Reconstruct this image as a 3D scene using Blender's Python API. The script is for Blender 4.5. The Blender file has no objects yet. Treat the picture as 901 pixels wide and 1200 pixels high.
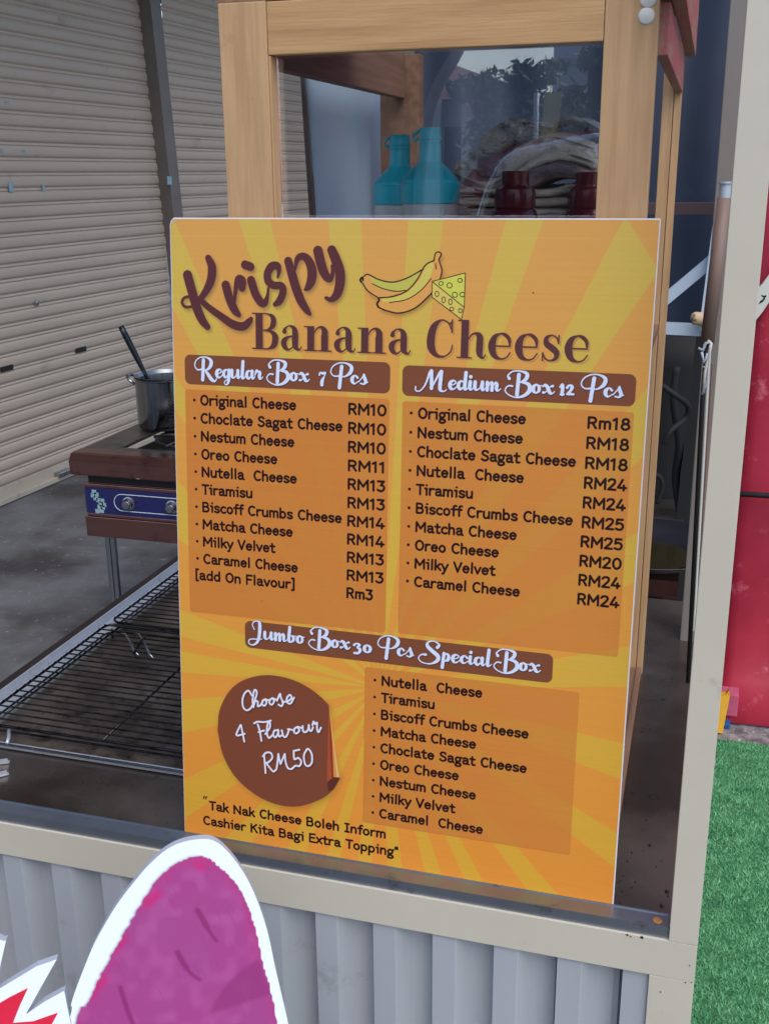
import bpy, bmesh, math, random
import numpy as np
from mathutils import Vector, Matrix

random.seed(7)
rng = np.random.default_rng(11)
S = bpy.context.scene
COL = S.collection

# ------------------------------------------------------------------ camera
CZ = 1.68                                   # lens height above the ground
RC = np.array([[0.96000331, 0.07523167, 0.26969212 * -1],
               [0.27983167, -0.29005384, 0.91518468],
               [-0.00937436, -0.95404872, -0.29950485]])
FPX = 1262.0
cam_d = bpy.data.cameras.new('camera')
cam = bpy.data.objects.new('camera', cam_d)
COL.objects.link(cam)
cam_d.sensor_fit = 'HORIZONTAL'
cam_d.sensor_width = 36.0
cam_d.lens = 36.0 * FPX / 901.0
cam_d.clip_start = 0.02
cam_d.clip_end = 2000.0
m = Matrix.Identity(4)
for i in range(3):
    m[i][0] = RC[i][0]
    m[i][1] = -RC[i][1]
    m[i][2] = -RC[i][2]
m[2][3] = CZ
cam.matrix_world = m
S.camera = cam

# ------------------------------------------------------------------ sky, sun, exposure
SUN_EL, SUN_AZ = math.radians(54), math.radians(148)
W = bpy.data.worlds.new('World')
S.world = W
W.use_nodes = True
wn = W.node_tree.nodes
bg = wn['Background']
sky = wn.new('ShaderNodeTexSky')
sky.sky_type = 'NISHITA'
sky.sun_disc = False
sky.sun_elevation = SUN_EL
sky.sun_rotation = SUN_AZ
sky.air_density = 1.0
sky.dust_density = 2.0
sky.ozone_density = 1.0
W.node_tree.links.new(sky.outputs[0], bg.inputs[0])
bg.inputs[1].default_value = 0.15
sun_d = bpy.data.lights.new('sun', 'SUN')
sun_d.energy = 1.0
sun_d.angle = math.radians(60)
sun_d.color = (1.0, 0.96, 0.90)
sun = bpy.data.objects.new('sun', sun_d)
COL.objects.link(sun)
sd = Vector((math.sin(SUN_AZ) * math.cos(SUN_EL), math.cos(SUN_AZ) * math.cos(SUN_EL), math.sin(SUN_EL)))
sun.rotation_euler = sd.to_track_quat('Z', 'Y').to_euler()
sun.location = (0, 0, 8)
S.view_settings.view_transform = 'Standard'
S.view_settings.look = 'None'
S.view_settings.gamma = 1.0
S.view_settings.exposure = 0.52


# ------------------------------------------------------------------ measuring helpers
def ray(px, py):
    return RC @ np.array([px - 450.5, py - 600.0, FPX])


def at(px, py, ax, val):
    d = ray(px, py)
    o = np.array([0, 0, CZ])
    i = 'xyz'.index(ax)
    return Vector(o + (val - o[i]) / d[i] * d)


def hit(px, py, P, N):
    d = Vector(ray(px, py))
    o = Vector((0, 0, CZ))
    return o + d * ((P - o).dot(N) / d.dot(N))


# ------------------------------------------------------------------ object helpers
def link(name, me, mat=None, parent=None, loc=None):
    o = bpy.data.objects.new(name, me)
    COL.objects.link(o)
    if mat is not None and me is not None and not me.materials:
        me.materials.append(mat)
    if parent:
        o.parent = parent
    if loc is not None:
        o.location = loc
    return o


def tag(o, label=None, cat=None, group=None, kind=None):
    if label: o['label'] = label
    if cat: o['category'] = cat
    if group: o['group'] = group
    if kind: o['kind'] = kind
    return o


def thing(name, label, cat, loc=(0, 0, 0), group=None, rz=0.0):
    o = bpy.data.objects.new(name, None)
    o.empty_display_size = 0.1
    COL.objects.link(o)
    o.location = loc
    o.rotation_euler = (0, 0, rz)
    return tag(o, label, cat, group)


def copy_tree(o, parent=None):
    c = o.copy()
    COL.objects.link(c)
    if parent: c.parent = parent
    for ch in list(o.children):
        copy_tree(ch, c)
    return c


def mesh(name, verts, faces, smooth=False):
    me = bpy.data.meshes.new(name)
    me.from_pydata([tuple(v) for v in verts], [], faces)
    me.update()
    if smooth:
        me.polygons.foreach_set('use_smooth', [True] * len(me.polygons))
    return me


def bm_mesh(bm, name, smooth=False, bevel=0.0, seg=2, auto=None):
    if bevel > 0:
        bmesh.ops.bevel(bm, geom=[e for e in bm.edges], offset=bevel, segments=seg, profile=0.6, affect='EDGES', clamp_overlap=True)
    bmesh.ops.recalc_face_normals(bm, faces=bm.faces)
    me = bpy.data.meshes.new(name)
    bm.to_mesh(me)
    bm.free()
    if smooth:
        me.polygons.foreach_set('use_smooth', [True] * len(me.polygons))
    return me


def add_box(bm, x0, x1, y0, y1, z0, z1):
    vs = [bm.verts.new(p) for p in ((x0, y0, z0), (x1, y0, z0), (x1, y1, z0), (x0, y1, z0), (x0, y0, z1), (x1, y0, z1), (x1, y1, z1), (x0, y1, z1))]
    for f in ((3, 2, 1, 0), (4, 5, 6, 7), (0, 1, 5, 4), (1, 2, 6, 5), (2, 3, 7, 6), (3, 0, 4, 7)):
        bm.faces.new([vs[i] for i in f])


def box(name, x0, x1, y0, y1, z0, z1, mat, parent=None, bevel=0.0, seg=2):
    """a box whose origin sits at its own centre, so object coordinates start there"""
    c = Vector(((x0 + x1) / 2, (y0 + y1) / 2, (z0 + z1) / 2))
    bm = bmesh.new()
    add_box(bm, x0 - c.x, x1 - c.x, y0 - c.y, y1 - c.y, z0 - c.z, z1 - c.z)
    return link(name, bm_mesh(bm, name, bevel=bevel, seg=seg), mat, parent, c)


def tube_mesh(name, pts, r, n=10, closed=False, caps=True):
    pts = [Vector(p) for p in pts]
    k = len(pts)
    rs = r if isinstance(r, (list, tuple)) else [r] * k
    verts, faces = [], []
    up = Vector((0, 0, 1))
    prev = None
    for i, p in enumerate(pts):
        a = pts[(i - 1) % k] if (closed or i > 0) else p
        b = pts[(i + 1) % k] if (closed or i < k - 1) else p
        t = (b - a).normalized()
        if prev is None:
            u = t.cross(up)
            if u.length < 1e-3: u = t.cross(Vector((0, 1, 0)))
            u.normalize()
        else:
            u = (prev - t * prev.dot(t)).normalized()
        prev = u
        v = t.cross(u)
        for j in range(n):
            an = 2 * math.pi * j / n
            verts.append(p + (u * math.cos(an) + v * math.sin(an)) * rs[i])
    m_ = k if closed else k - 1
    for i in range(m_):
        for j in range(n):
            a = i * n + j; b = i * n + (j + 1) % n
            c = ((i + 1) % k) * n + (j + 1) % n; d = ((i + 1) % k) * n + j
            faces.append((a, b, c, d))
    if caps and not closed:
        faces.append(tuple(range(n))[::-1])
        faces.append(tuple((k - 1) * n + j for j in range(n)))
    return mesh(name, verts, faces, True)


def tube(name, pts, r, mat, parent=None, n=10, closed=False):
    return link(name, tube_mesh(name, pts, r, n, closed), mat, parent)


def lathe_mesh(name, prof, n=40, cap_bottom=True, cap_top=True):
    verts, faces = [], []
    prof = list(prof)
    for r, z in prof:
        for j in range(n):
            a = 2 * math.pi * j / n
            verts.append((r * math.cos(a), r * math.sin(a), z))
    for i in range(len(prof) - 1):
        for j in range(n):
            faces.append((i * n + j, i * n + (j + 1) % n, (i + 1) * n + (j + 1) % n, (i + 1) * n + j))
    if cap_bottom: faces.append(tuple(range(n))[::-1])
    if cap_top: faces.append(tuple((len(prof) - 1) * n + j for j in range(n)))
    return mesh(name, verts, faces, True)


def lathe(name, prof, mat, parent=None, loc=(0, 0, 0), n=40, cb=True, ct=True, sharp=True):
    me = lathe_mesh(name, prof, n, cb, ct)
    me.set_sharp_from_angle(angle=math.radians(33))
    o = link(name, me, mat, parent, loc)
    return o


def slab_mesh(name, front, back):
    """a solid between two matching outlines"""
    n = len(front)
    faces = [tuple(range(n))[::-1], tuple(range(n, 2 * n))]
    for i in range(n):
        j = (i + 1) % n
        faces.append((i, j, n + j, n + i))
    bm = bmesh.new()
    vs = [bm.verts.new(p) for p in list(front) + list(back)]
    for f in faces: bm.faces.new([vs[i] for i in f])
    bmesh.ops.recalc_face_normals(bm, faces=bm.faces)
    bmesh.ops.triangulate(bm, faces=[f for f in bm.faces if len(f.verts) > 4])
    me = bpy.data.meshes.new(name)
    bm.to_mesh(me); bm.free()
    return me


def spline(pts, k=8, closed=False):
    P = [np.array(p, float) for p in pts]
    if len(P) < 3 and not closed: return P
    out = []
    n = len(P)
    rng_ = range(n) if closed else range(n - 1)
    for i in rng_:
        p1, p2 = P[i], P[(i + 1) % n]
        p0 = P[i - 1] if (closed or i > 0) else 2 * p1 - p2
        p3 = P[(i + 2) % n] if (closed or i + 2 < n) else 2 * p2 - p1
        for t in np.arange(k) / k:
            out.append(0.5 * ((2 * p1) + (-p0 + p2) * t + (2 * p0 - 5 * p1 + 4 * p2 - p3) * t * t + (-p0 + 3 * p1 - 3 * p2 + p3) * t ** 3))
    if not closed: out.append(P[-1])
    return out


# ------------------------------------------------------------------ materials
def mat(name, col, rough=0.6, metal=0.0, spec=0.5, var=0.0, vscale=6.0, col2=None, stretch=(1, 1, 1), bump=0.0, bscale=80.0,
        bstretch=None, detail=8.0, alpha=None, trans=0.0, coord='Object', rvar=0.0, dirt=None, coat=0.0, lo=0.35, hi=0.65):
    M = bpy.data.materials.new(name)
    M.use_nodes = True
    nt = M.node_tree
    N, L = nt.nodes, nt.links
    b = N['Principled BSDF']
    b.inputs['Base Color'].default_value = (*col, 1)
    b.inputs['Roughness'].default_value = rough
    b.inputs['Metallic'].default_value = metal
    b.inputs['Specular IOR Level'].default_value = spec
    b.inputs['Transmission Weight'].default_value = trans
    b.inputs['Coat Weight'].default_value = coat
    tc = N.new('ShaderNodeTexCoord')
    oi = N.new('ShaderNodeObjectInfo')
    off = N.new('ShaderNodeVectorMath'); off.operation = 'ADD'
    mul = N.new('ShaderNodeVectorMath'); mul.operation = 'SCALE'
    cmb = N.new('ShaderNodeCombineXYZ')
    for k in range(3): L.new(oi.outputs['Random'], cmb.inputs[k])
    L.new(cmb.outputs[0], mul.inputs[0]); mul.inputs['Scale'].default_value = 17.0
    L.new(tc.outputs[coord], off.inputs[0]); L.new(mul.outputs[0], off.inputs[1])

    def noise(scale, st, det=detail, rgh=0.6):
        mp = N.new('ShaderNodeMapping')
        mp.inputs['Scale'].default_value = st
        L.new(off.outputs[0], mp.inputs[0])
        nz = N.new('ShaderNodeTexNoise')
        nz.inputs['Scale'].default_value = scale
        nz.inputs['Detail'].default_value = det
        nz.inputs['Roughness'].default_value = rgh
        L.new(mp.outputs[0], nz.inputs[0])
        return nz
    last = None
    if var > 0 or col2 is not None:
        nz = noise(vscale, stretch)
        c2 = col2 if col2 is not None else tuple(min(1, c * (1 - var)) for c in col)
        rp = N.new('ShaderNodeValToRGB')
        rp.color_ramp.elements[0].position = lo
        rp.color_ramp.elements[1].position = hi
        rp.color_ramp.elements[0].color = (*c2, 1)
        rp.color_ramp.elements[1].color = (*col, 1)
        L.new(nz.outputs[0], rp.inputs[0])
        L.new(rp.outputs[0], b.inputs['Base Color'])
        last = rp.outputs[0]
        if rvar:
            mr = N.new('ShaderNodeMapRange')
            mr.inputs['To Min'].default_value = rough - rvar
            mr.inputs['To Max'].default_value = rough + rvar
            L.new(nz.outputs[0], mr.inputs[0])
            L.new(mr.outputs[0], b.inputs['Roughness'])
    if dirt is not None:
        dcol, dscale, dlo, dhi = dirt
        nz2 = noise(dscale, (1, 1, 1), 10, 0.7)
        mr = N.new('ShaderNodeMapRange')
        mr.inputs['From Min'].default_value = dlo
        mr.inputs['From Max'].default_value = dhi
        L.new(nz2.outputs[0], mr.inputs[0])
        mx = N.new('ShaderNodeMix'); mx.data_type = 'RGBA'
        L.new(mr.outputs[0], mx.inputs['Factor'])
        if last: L.new(last, mx.inputs['A'])
        else: mx.inputs['A'].default_value = (*col, 1)
        mx.inputs['B'].default_value = (*dcol, 1)
        L.new(mx.outputs['Result'], b.inputs['Base Color'])
    if bump > 0:
        nb = noise(bscale, bstretch or (1, 1, 1), 6)
        bp = N.new('ShaderNodeBump')
        bp.inputs['Strength'].default_value = bump
        bp.inputs['Distance'].default_value = 0.01
        L.new(nb.outputs[0], bp.inputs['Height'])
        L.new(bp.outputs[0], b.inputs['Normal'])
    return M


def s2l(*c):
    return tuple(((v / 255) / 12.92 if v / 255 <= 0.04045 else (((v / 255) + 0.055) / 1.055) ** 2.4) for v in c)


M = {}
def wood(name, axis, c1, c2, knots=0.0):
    st = {'x': (0.5, 9, 9), 'y': (9, 0.5, 9), 'z': (9, 9, 0.5)}[axis]
    return mat(name, c1, 0.62, var=0.3, vscale=9.0, col2=c2, stretch=st, bump=0.1, bscale=42, bstretch=tuple(s for s in st), lo=0.3, hi=0.7,
               dirt=(tuple(c * 0.55 for c in c2), 11.0, 0.62, 0.82))
M['wood_x'] = wood('pine_along', 'x', s2l(200, 160, 112), s2l(168, 128, 84))
M['wood_z'] = wood('pine_upright', 'z', s2l(200, 162, 120), s2l(170, 134, 96))
M['wood_y'] = wood('pine_deep', 'y', s2l(178, 138, 108), s2l(140, 106, 84))
M['wood_in'] = wood('plywood_brown', 'y', s2l(150, 116, 90), s2l(114, 84, 64))
M['wood_red'] = mat('red_stained_wood', s2l(160, 92, 92), 0.6, col2=s2l(150, 120, 104), vscale=9, stretch=(6, .8, 6), lo=.42, hi=.52, bump=.1)
M['beige'] = mat('beige_painted_steel', s2l(203, 197, 181), 0.36, var=0.05, vscale=5, bump=0.03, bscale=30, dirt=(s2l(150, 140, 122), 9, .62, .8))
M['corrugated'] = mat('pale_grey_sheet', s2l(172, 177, 184), 0.42, var=0.08, vscale=3, stretch=(3, 3, .6), bump=.04, bscale=14, dirt=(s2l(128, 126, 122), 11, .60, .8))
M['alu'] = mat('dull_aluminium', s2l(150, 158, 168), 0.34, metal=0.85, var=0.15, vscale=9, rvar=.1, bump=.02, dirt=(s2l(90, 80, 76), 26, .6, .75))
M['steel_counter'] = mat('stained_counter_steel', s2l(120, 110, 102), 0.28, metal=0.7, col2=s2l(78, 68, 62), vscale=3.2, rvar=.12, lo=.4, hi=.62,
                         dirt=(s2l(30, 26, 24), 34, .64, .72), bump=.04, bscale=26)
M['steel'] = mat('brushed_steel', s2l(178, 180, 184), 0.26, metal=1.0, var=.2, vscale=5, stretch=(12, 12, .5), rvar=.06)
M['pot_steel'] = mat('dark_reflective_steel', s2l(140, 144, 150), 0.16, metal=1.0, var=.35, vscale=5, stretch=(12, 12, .5), rvar=.05)
M['handle_dark'] = mat('dark_handle_steel', s2l(48, 54, 62), 0.22, metal=.8, var=.3, vscale=14)
M['galv'] = mat('galvanised_strip', s2l(206, 214, 224), 0.35, metal=.55, var=.15, vscale=18, dirt=(s2l(90, 80, 72), 30, .6, .74))
M['wire'] = mat('greasy_wire', s2l(84, 80, 80), 0.25, metal=.9, var=.5, vscale=30, dirt=(s2l(16, 13, 12), 30, .42, .6))
M['tray'] = mat('burnt_tray', s2l(116, 106, 96), 0.42, metal=.35, col2=s2l(70, 62, 56), vscale=7, dirt=(s2l(20, 16, 14), 30, .5, .7), bump=.08, bscale=50)
M['dark_steel'] = mat('dark_edge_steel', s2l(58, 48, 46), 0.5, metal=.4, var=.3, vscale=12)
M['black'] = mat('soot_black', s2l(24, 23, 24), 0.6, var=.4, vscale=20, bump=.1)
M['stove_steel'] = mat('reddish_stainless', s2l(158, 112, 104), 0.18, metal=.9, var=.25, vscale=2.5, stretch=(.6, 3, 8), dirt=(s2l(70, 42, 38), 9, .52, .75))
M['stove_top'] = mat('stove_top_steel', s2l(120, 112, 108), 0.3, metal=.8, var=.3, vscale=6, dirt=(s2l(40, 34, 32), 14, .5, .7))
M['navy'] = mat('navy_control_panel', s2l(34, 36, 92), 0.32, var=.15, vscale=5)
M['white_print'] = mat('white_panel_print', s2l(188, 204, 214), 0.5)
M['worn_print'] = mat('worn_pale_sticker', s2l(150, 186, 196), 0.6, var=.3, vscale=60)
M['shutter'] = mat('shutter_slat_paint', s2l(186, 170, 154), 0.5, var=.08, vscale=2, stretch=(1, .5, 1), bump=.02, bscale=30, dirt=(s2l(136, 124, 112), 4, .60, .85))
M['shutter_bar'] = mat('shutter_bottom_bar', s2l(186, 176, 160), 0.55, var=.15, vscale=3, dirt=(s2l(110, 92, 74), 9, .55, .75))
M['guide'] = mat('dark_shutter_guide', s2l(116, 108, 104), 0.5, var=.2, vscale=5)
M['asphalt'] = mat('worn_dark_concrete', s2l(110, 112, 116), 0.55, col2=s2l(62, 60, 62), vscale=1.7, coord='Object', detail=12, lo=.4, hi=.62,
                   dirt=(s2l(150, 150, 154), 30, .60, .68), bump=.25, bscale=45, rvar=.1)
M['gravel_ground'] = mat('rough_grey_gravel', s2l(160, 158, 160), 0.85, col2=s2l(96, 92, 94), vscale=26, bump=.6, bscale=60, dirt=(s2l(205, 204, 206), 60, .6, .66))
M['turf'] = mat('turf_backing', s2l(80, 150, 104), 0.8, var=.3, vscale=60, bump=.5, bscale=200)
M['blade'] = mat('green_plastic_blades', s2l(136, 204, 152), 0.4, col2=s2l(80, 158, 110), vscale=22, lo=.3, hi=.7, spec=.4)
M['red_sheet'] = mat('scuffed_red_sheet', s2l(190, 48, 74), 0.5, col2=s2l(164, 36, 60), vscale=3.5, dirt=(s2l(216, 110, 130), 13, .59, .72), bump=.15, bscale=9)
M['pale_pipe'] = mat('pale_steel_tube', s2l(176, 192, 208), 0.4, var=.08, vscale=6)
M['tarp'] = mat('slate_blue_tarp', s2l(62, 76, 98), 0.6, col2=s2l(48, 58, 76), vscale=1.4, bump=.25, bscale=3.5)
M['brown_pole'] = mat('brown_cardboard', s2l(134, 112, 104), 0.55, var=.2, vscale=5, stretch=(6, 6, 1))
M['grey_post'] = mat('grey_rear_post', s2l(128, 122, 118), 0.5, var=.1, vscale=5)
M['pink'] = mat('faded_pink', s2l(168, 98, 112), 0.5, var=.2, vscale=6)
M['offwhite'] = mat('off_white_plastic', s2l(212, 212, 206), 0.45, var=.06, vscale=5)
M['foam'] = mat('white_foam_core', s2l(226, 226, 236), 0.6, var=.05, vscale=40)
M['flute'] = mat('fluted_board_edge', s2l(190, 198, 216), 0.6, var=.1, vscale=40)
M['teal'] = mat('teal_plastic', s2l(40, 212, 236), 0.34, var=.12, vscale=9, stretch=(1, 1, 3), spec=.5)
M['maroon'] = mat('dark_maroon_sauce', s2l(104, 26, 40), 0.22, var=.3, vscale=20)
M['cloud_plastic'] = mat('cloudy_bottle_plastic', s2l(222, 230, 230), 0.35, var=.1, vscale=9)
M['towel_a'] = mat('grey_towel', s2l(236, 232, 228), 0.95, col2=s2l(138, 140, 158), vscale=13, bump=.7, bscale=240, lo=.43, hi=.52)
M['towel_b'] = mat('pale_towel', s2l(240, 236, 224), 0.95, col2=s2l(200, 190, 184), vscale=10, bump=.7, bscale=240, lo=.4, hi=.55)
M['towel_c'] = mat('mauve_towel', s2l(216, 190, 190), 0.95, col2=s2l(138, 124, 140), vscale=14, bump=.7, bscale=240, lo=.42, hi=.55)
M['sheet_white'] = mat('bluish_white_sheet', s2l(226, 240, 246), 0.5, col2=s2l(200, 214, 222), vscale=5, stretch=(2, 2, .7), lo=.3, hi=.6, dirt=(s2l(120, 122, 126), 16, .64, .74))
M['sheet_white'].node_tree.nodes['Principled BSDF'].inputs['Transmission Weight'].default_value = 0.0
M['sheet_edge'] = mat('white_sheet_edge', s2l(214, 224, 234), 0.5)
M['yellow'] = mat('yellow_board', s2l(238, 180, 52), 0.5, var=.08, vscale=6)
M['blue'] = mat('blue_plastic', s2l(30, 90, 150), 0.5)
M['log'] = mat('cut_log_end', s2l(196, 170, 136), 0.7, col2=s2l(60, 46, 40), vscale=30, lo=.36, hi=.44)
M['oil'] = mat('yellow_frying_oil', s2l(48, 44, 26), 0.12, var=.3, vscale=12, spec=.6)
M['wok'] = mat('seasoned_wok', s2l(66, 64, 70), 0.38, metal=.8, var=.3, vscale=9)
M['rubber'] = mat('black_rubber', s2l(16, 16, 20), 0.75)
M['white_paint'] = mat('white_house_paint', s2l(214, 214, 210), 0.7, var=.1, vscale=.8)
M['roof_tile'] = mat('brown_roof_tiles', s2l(128, 72, 54), 0.7, col2=s2l(86, 48, 38), vscale=3)
M['dark_glass'] = mat('dark_window_glass', s2l(26, 30, 36), 0.06, spec=.7)
M['car_red'] = mat('red_car_paint', s2l(140, 18, 28), 0.2, coat=.6, var=.04, vscale=1)
M['chrome'] = mat('chrome_trim', s2l(220, 222, 226), 0.12, metal=1.0)
M['bark'] = mat('grey_brown_bark', s2l(98, 84, 70), 0.85, var=.35, vscale=6, stretch=(3, 3, .6), bump=.5, bscale=12)
M['leaf'] = mat('tree_leaves', (0.05, 0.095, 0.035), 0.55, col2=(0.025, 0.055, 0.022), vscale=1.5)
M['concrete'] = mat('walkway_concrete', s2l(150, 150, 150), 0.8, var=.15, vscale=1.2)
M['block_grey'] = mat('pale_block_render', s2l(168, 176, 186), 0.8, var=.08, vscale=.4)
M['tyre'] = mat('tyre_rubber', s2l(28, 28, 30), 0.8)


def glass_mat(name, refl, tint=(1, 1, 1)):
    G = bpy.data.materials.new(name)
    G.use_nodes = True
    nt = G.node_tree
    N, L = nt.nodes, nt.links
    N.remove(N['Principled BSDF'])
    tr = N.new('ShaderNodeBsdfTransparent'); tr.inputs[0].default_value = (*tint, 1)
    gl = N.new('ShaderNodeBsdfGlossy'); gl.inputs['Roughness'].default_value = 0.01
    gl.inputs['Color'].default_value = (.92, .95, 1, 1)
    fr = N.new('ShaderNodeFresnel'); fr.inputs[0].default_value = 1.5
    ml = N.new('ShaderNodeMath'); ml.operation = 'MULTIPLY'; ml.inputs[1].default_value = refl; ml.use_clamp = True
    mx = N.new('ShaderNodeMixShader')
    L.new(fr.outputs[0], ml.inputs[0]); L.new(ml.outputs[0], mx.inputs[0])
    L.new(tr.outputs[0], mx.inputs[1]); L.new(gl.outputs[0], mx.inputs[2])
    L.new(mx.outputs[0], N['Material Output'].inputs[0])
    return G
def add_translucency(X, col, f):
    nt = X.node_tree
    b = nt.nodes['Principled BSDF']
    t = nt.nodes.new('ShaderNodeBsdfTranslucent'); t.inputs[0].default_value = (*col, 1)
    mx = nt.nodes.new('ShaderNodeMixShader'); mx.inputs[0].default_value = f
    nt.links.new(b.outputs[0], mx.inputs[1]); nt.links.new(t.outputs[0], mx.inputs[2])
    nt.links.new(mx.outputs[0], nt.nodes['Material Output'].inputs[0])
add_translucency(M['sheet_white'], s2l(210, 232, 246), .55)
add_translucency(M['sheet_edge'], s2l(230, 240, 250), .4)
M['glass'] = glass_mat('cabinet_glass', 3.9, (.99, .99, .99))
M['clear'] = glass_mat('clear_plastic', 1.5, (.86, .88, .9))

# ------------------------------------------------------------------ printed artwork (drawn stroke by stroke into a pixel sheet)
HB = np.array([[1.17927155e+00, -3.10119855e-02, -2.26782489e+02],
               [1.79152388e-03, 1.03012623e+00, -2.62523639e+02],
               [2.38957952e-04, -1.71007892e-04, 1.0]])


def sheet(x0, y0, s):
    """tracing frame -> millimetres on the flat sheet"""
    def f(x, y):
        p = HB @ np.array([x0 + x / s, y0 + y / s, 1.0])
        return (p[0] / p[2], p[1] / p[2])
    return f


def catmull(P, k=7, closed=False):
    P = [np.array(p, float) for p in P]
    n = len(P)
    if n < 3: return P
    out = []
    for i in (range(n) if closed else range(n - 1)):
        p1, p2 = P[i], P[(i + 1) % n]
        p0 = P[i - 1] if (closed or i > 0) else 2 * p1 - p2
        p3 = P[(i + 2) % n] if (closed or i + 2 < n) else 2 * p2 - p1
        for t in np.arange(k) / k:
            out.append(0.5 * ((2 * p1) + (-p0 + p2) * t + (2 * p0 - 5 * p1 + 4 * p2 - p3) * t * t + (-p0 + 3 * p1 - 3 * p2 + p3) * t ** 3))
    if not closed: out.append(P[-1])
    return out


class Print:
    def __init__(s, wmm, hmm, ppm):
        s.k = ppm
        s.W, s.H = int(wmm * ppm), int(hmm * ppm)
        s.rgb = np.zeros((s.H, s.W, 3), np.float32)

    def mask(s): return np.zeros((s.H, s.W), np.float32)

    def win(s, x0, y0, x1, y1):
        a, b = max(0, int(x0)), max(0, int(y0))
        return a, b, min(s.W, int(x1) + 2), min(s.H, int(y1) + 2)

    def cap(s, m, p, r0, q, r1):
        k = s.k
        x0, y0, x1, y1, r0, r1 = p[0] * k, p[1] * k, q[0] * k, q[1] * k, r0 * k, r1 * k
        R = max(r0, r1) + 1
        a, b, c, d = s.win(min(x0, x1) - R, min(y0, y1) - R, max(x0, x1) + R, max(y0, y1) + R)
        if c <= a or d <= b: return
        X = np.arange(a, c, dtype=np.float32)[None, :] + .5
        Y = np.arange(b, d, dtype=np.float32)[:, None] + .5
        dx, dy = x1 - x0, y1 - y0
        L = dx * dx + dy * dy + 1e-9
        t = np.clip(((X - x0) * dx + (Y - y0) * dy) / L, 0, 1)
        ds = np.hypot(X - x0 - t * dx, Y - y0 - t * dy) - (r0 + t * (r1 - r0))
        v = m[b:d, a:c]
        np.maximum(v, np.clip(.5 - ds, 0, 1), out=v)

    def stroke(s, m, pts, r=None, smooth=True, closed=False, grow=0.0):
        """pts: (x, y) or (x, y, radius) in mm"""
        P = [tuple(p) if len(p) > 2 else (p[0], p[1], r) for p in pts]
        Q = catmull(P, 6, closed) if (smooth and len(P) > 2) else [np.array(p, float) for p in P]
        n = len(Q)
        for i in range(n if closed else n - 1):
            a, b = Q[i], Q[(i + 1) % n]
            s.cap(m, a, max(.05, a[2] + grow), b, max(.05, b[2] + grow))

    def poly(s, m, pts, smooth=False):
        Q = catmull(pts, 8, True) if smooth else [np.array(p, float) for p in pts]
        Q = np.array([q[:2] for q in Q], np.float32) * s.k
        a, b, c, d = s.win(Q[:, 0].min() - 1, Q[:, 1].min() - 1, Q[:, 0].max() + 1, Q[:, 1].max() + 1)
        if c <= a or d <= b: return
        X = np.arange(a, c, dtype=np.float32)[None, :] + .5
        Y = np.arange(b, d, dtype=np.float32)[:, None] + .5
        ins = np.zeros((d - b, c - a), bool)
        dm = np.full((d - b, c - a), 9.0, np.float32)
        n = len(Q)
        for i in range(n):
            x0, y0 = Q[i]; x1, y1 = Q[(i + 1) % n]
            if abs(x1 - x0) + abs(y1 - y0) < 1e-6: continue
            if y0 != y1:
                cr = ((y0 > Y) != (y1 > Y)) & (X < (x1 - x0) * (Y - y0) / (y1 - y0) + x0)
                ins ^= cr
            # antialias only close to this edge
            wa, wb, wc, wd = s.win(min(x0, x1) - 2, min(y0, y1) - 2, max(x0, x1) + 2, max(y0, y1) + 2)
            wa, wb = max(wa, a), max(wb, b); wc, wd = min(wc, c), min(wd, d)
            if wc <= wa or wd <= wb: continue
            xx = X[:, wa - a:wc - a]; yy = Y[wb - b:wd - b]
            dx, dy = x1 - x0, y1 - y0
            t = np.clip(((xx - x0) * dx + (yy - y0) * dy) / (dx * dx + dy * dy), 0, 1)
            v = dm[wb - b:wd - b, wa - a:wc - a]
            np.minimum(v, np.hypot(xx - x0 - t * dx, yy - y0 - t * dy), out=v)
        cov = np.clip(.5 + np.where(ins, dm, -dm), 0, 1)
        v = m[b:d, a:c]
        np.maximum(v, cov, out=v)

    def rrect(s, m, x0, y0, x1, y1, r):
        pts = []
        for cx, cy, a0 in ((x1 - r, y0 + r, -90), (x1 - r, y1 - r, 0), (x0 + r, y1 - r, 90), (x0 + r, y0 + r, 180)):
            for t in range(0, 91, 10):
                a = math.radians(a0 + t)
                pts.append((cx + r * math.cos(a), cy + r * math.sin(a)))
        s.poly(m, pts)

    def ink(s, m, col, a=1.0):
        c = np.array(col, np.float32) / 255
        al = (m * a)[..., None]
        s.rgb += (c - s.rgb) * al

    def blur(s, m, mm_):
        n = max(1, int(mm_ * s.k))
        for ax in (0, 1):
            for _ in range(2):
                c = np.cumsum(np.pad(m, [(n, n) if i == ax else (0, 0) for i in (0, 1)], mode='edge'), axis=ax, dtype=np.float64)
                z = np.zeros_like(np.take(c, [0], axis=ax))
                c = np.concatenate([z, c], axis=ax)
                L = m.shape[ax]
                hi = np.take(c, np.arange(2 * n, 2 * n + L), axis=ax)
                lo = np.take(c, np.arange(0, L), axis=ax)
                m = ((hi - lo) / (2 * n)).astype(np.float32)
        return m

    def image(s, name):
        im = bpy.data.images.new(name, s.W, s.H, alpha=False)
        px = np.ones((s.H, s.W, 4), np.float32)
        px[..., :3] = np.clip(s.rgb, 0, 1)[::-1]
        im.pixels.foreach_set(px.ravel())
        im.update()
        im.pack()
        return im


def arc(cx, cy, rx, ry, a0, a1, n=14):
    return [(cx + rx * math.cos(math.radians(a0 + (a1 - a0) * i / n)), cy + ry * math.sin(math.radians(a0 + (a1 - a0) * i / n))) for i in range(n + 1)]


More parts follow.
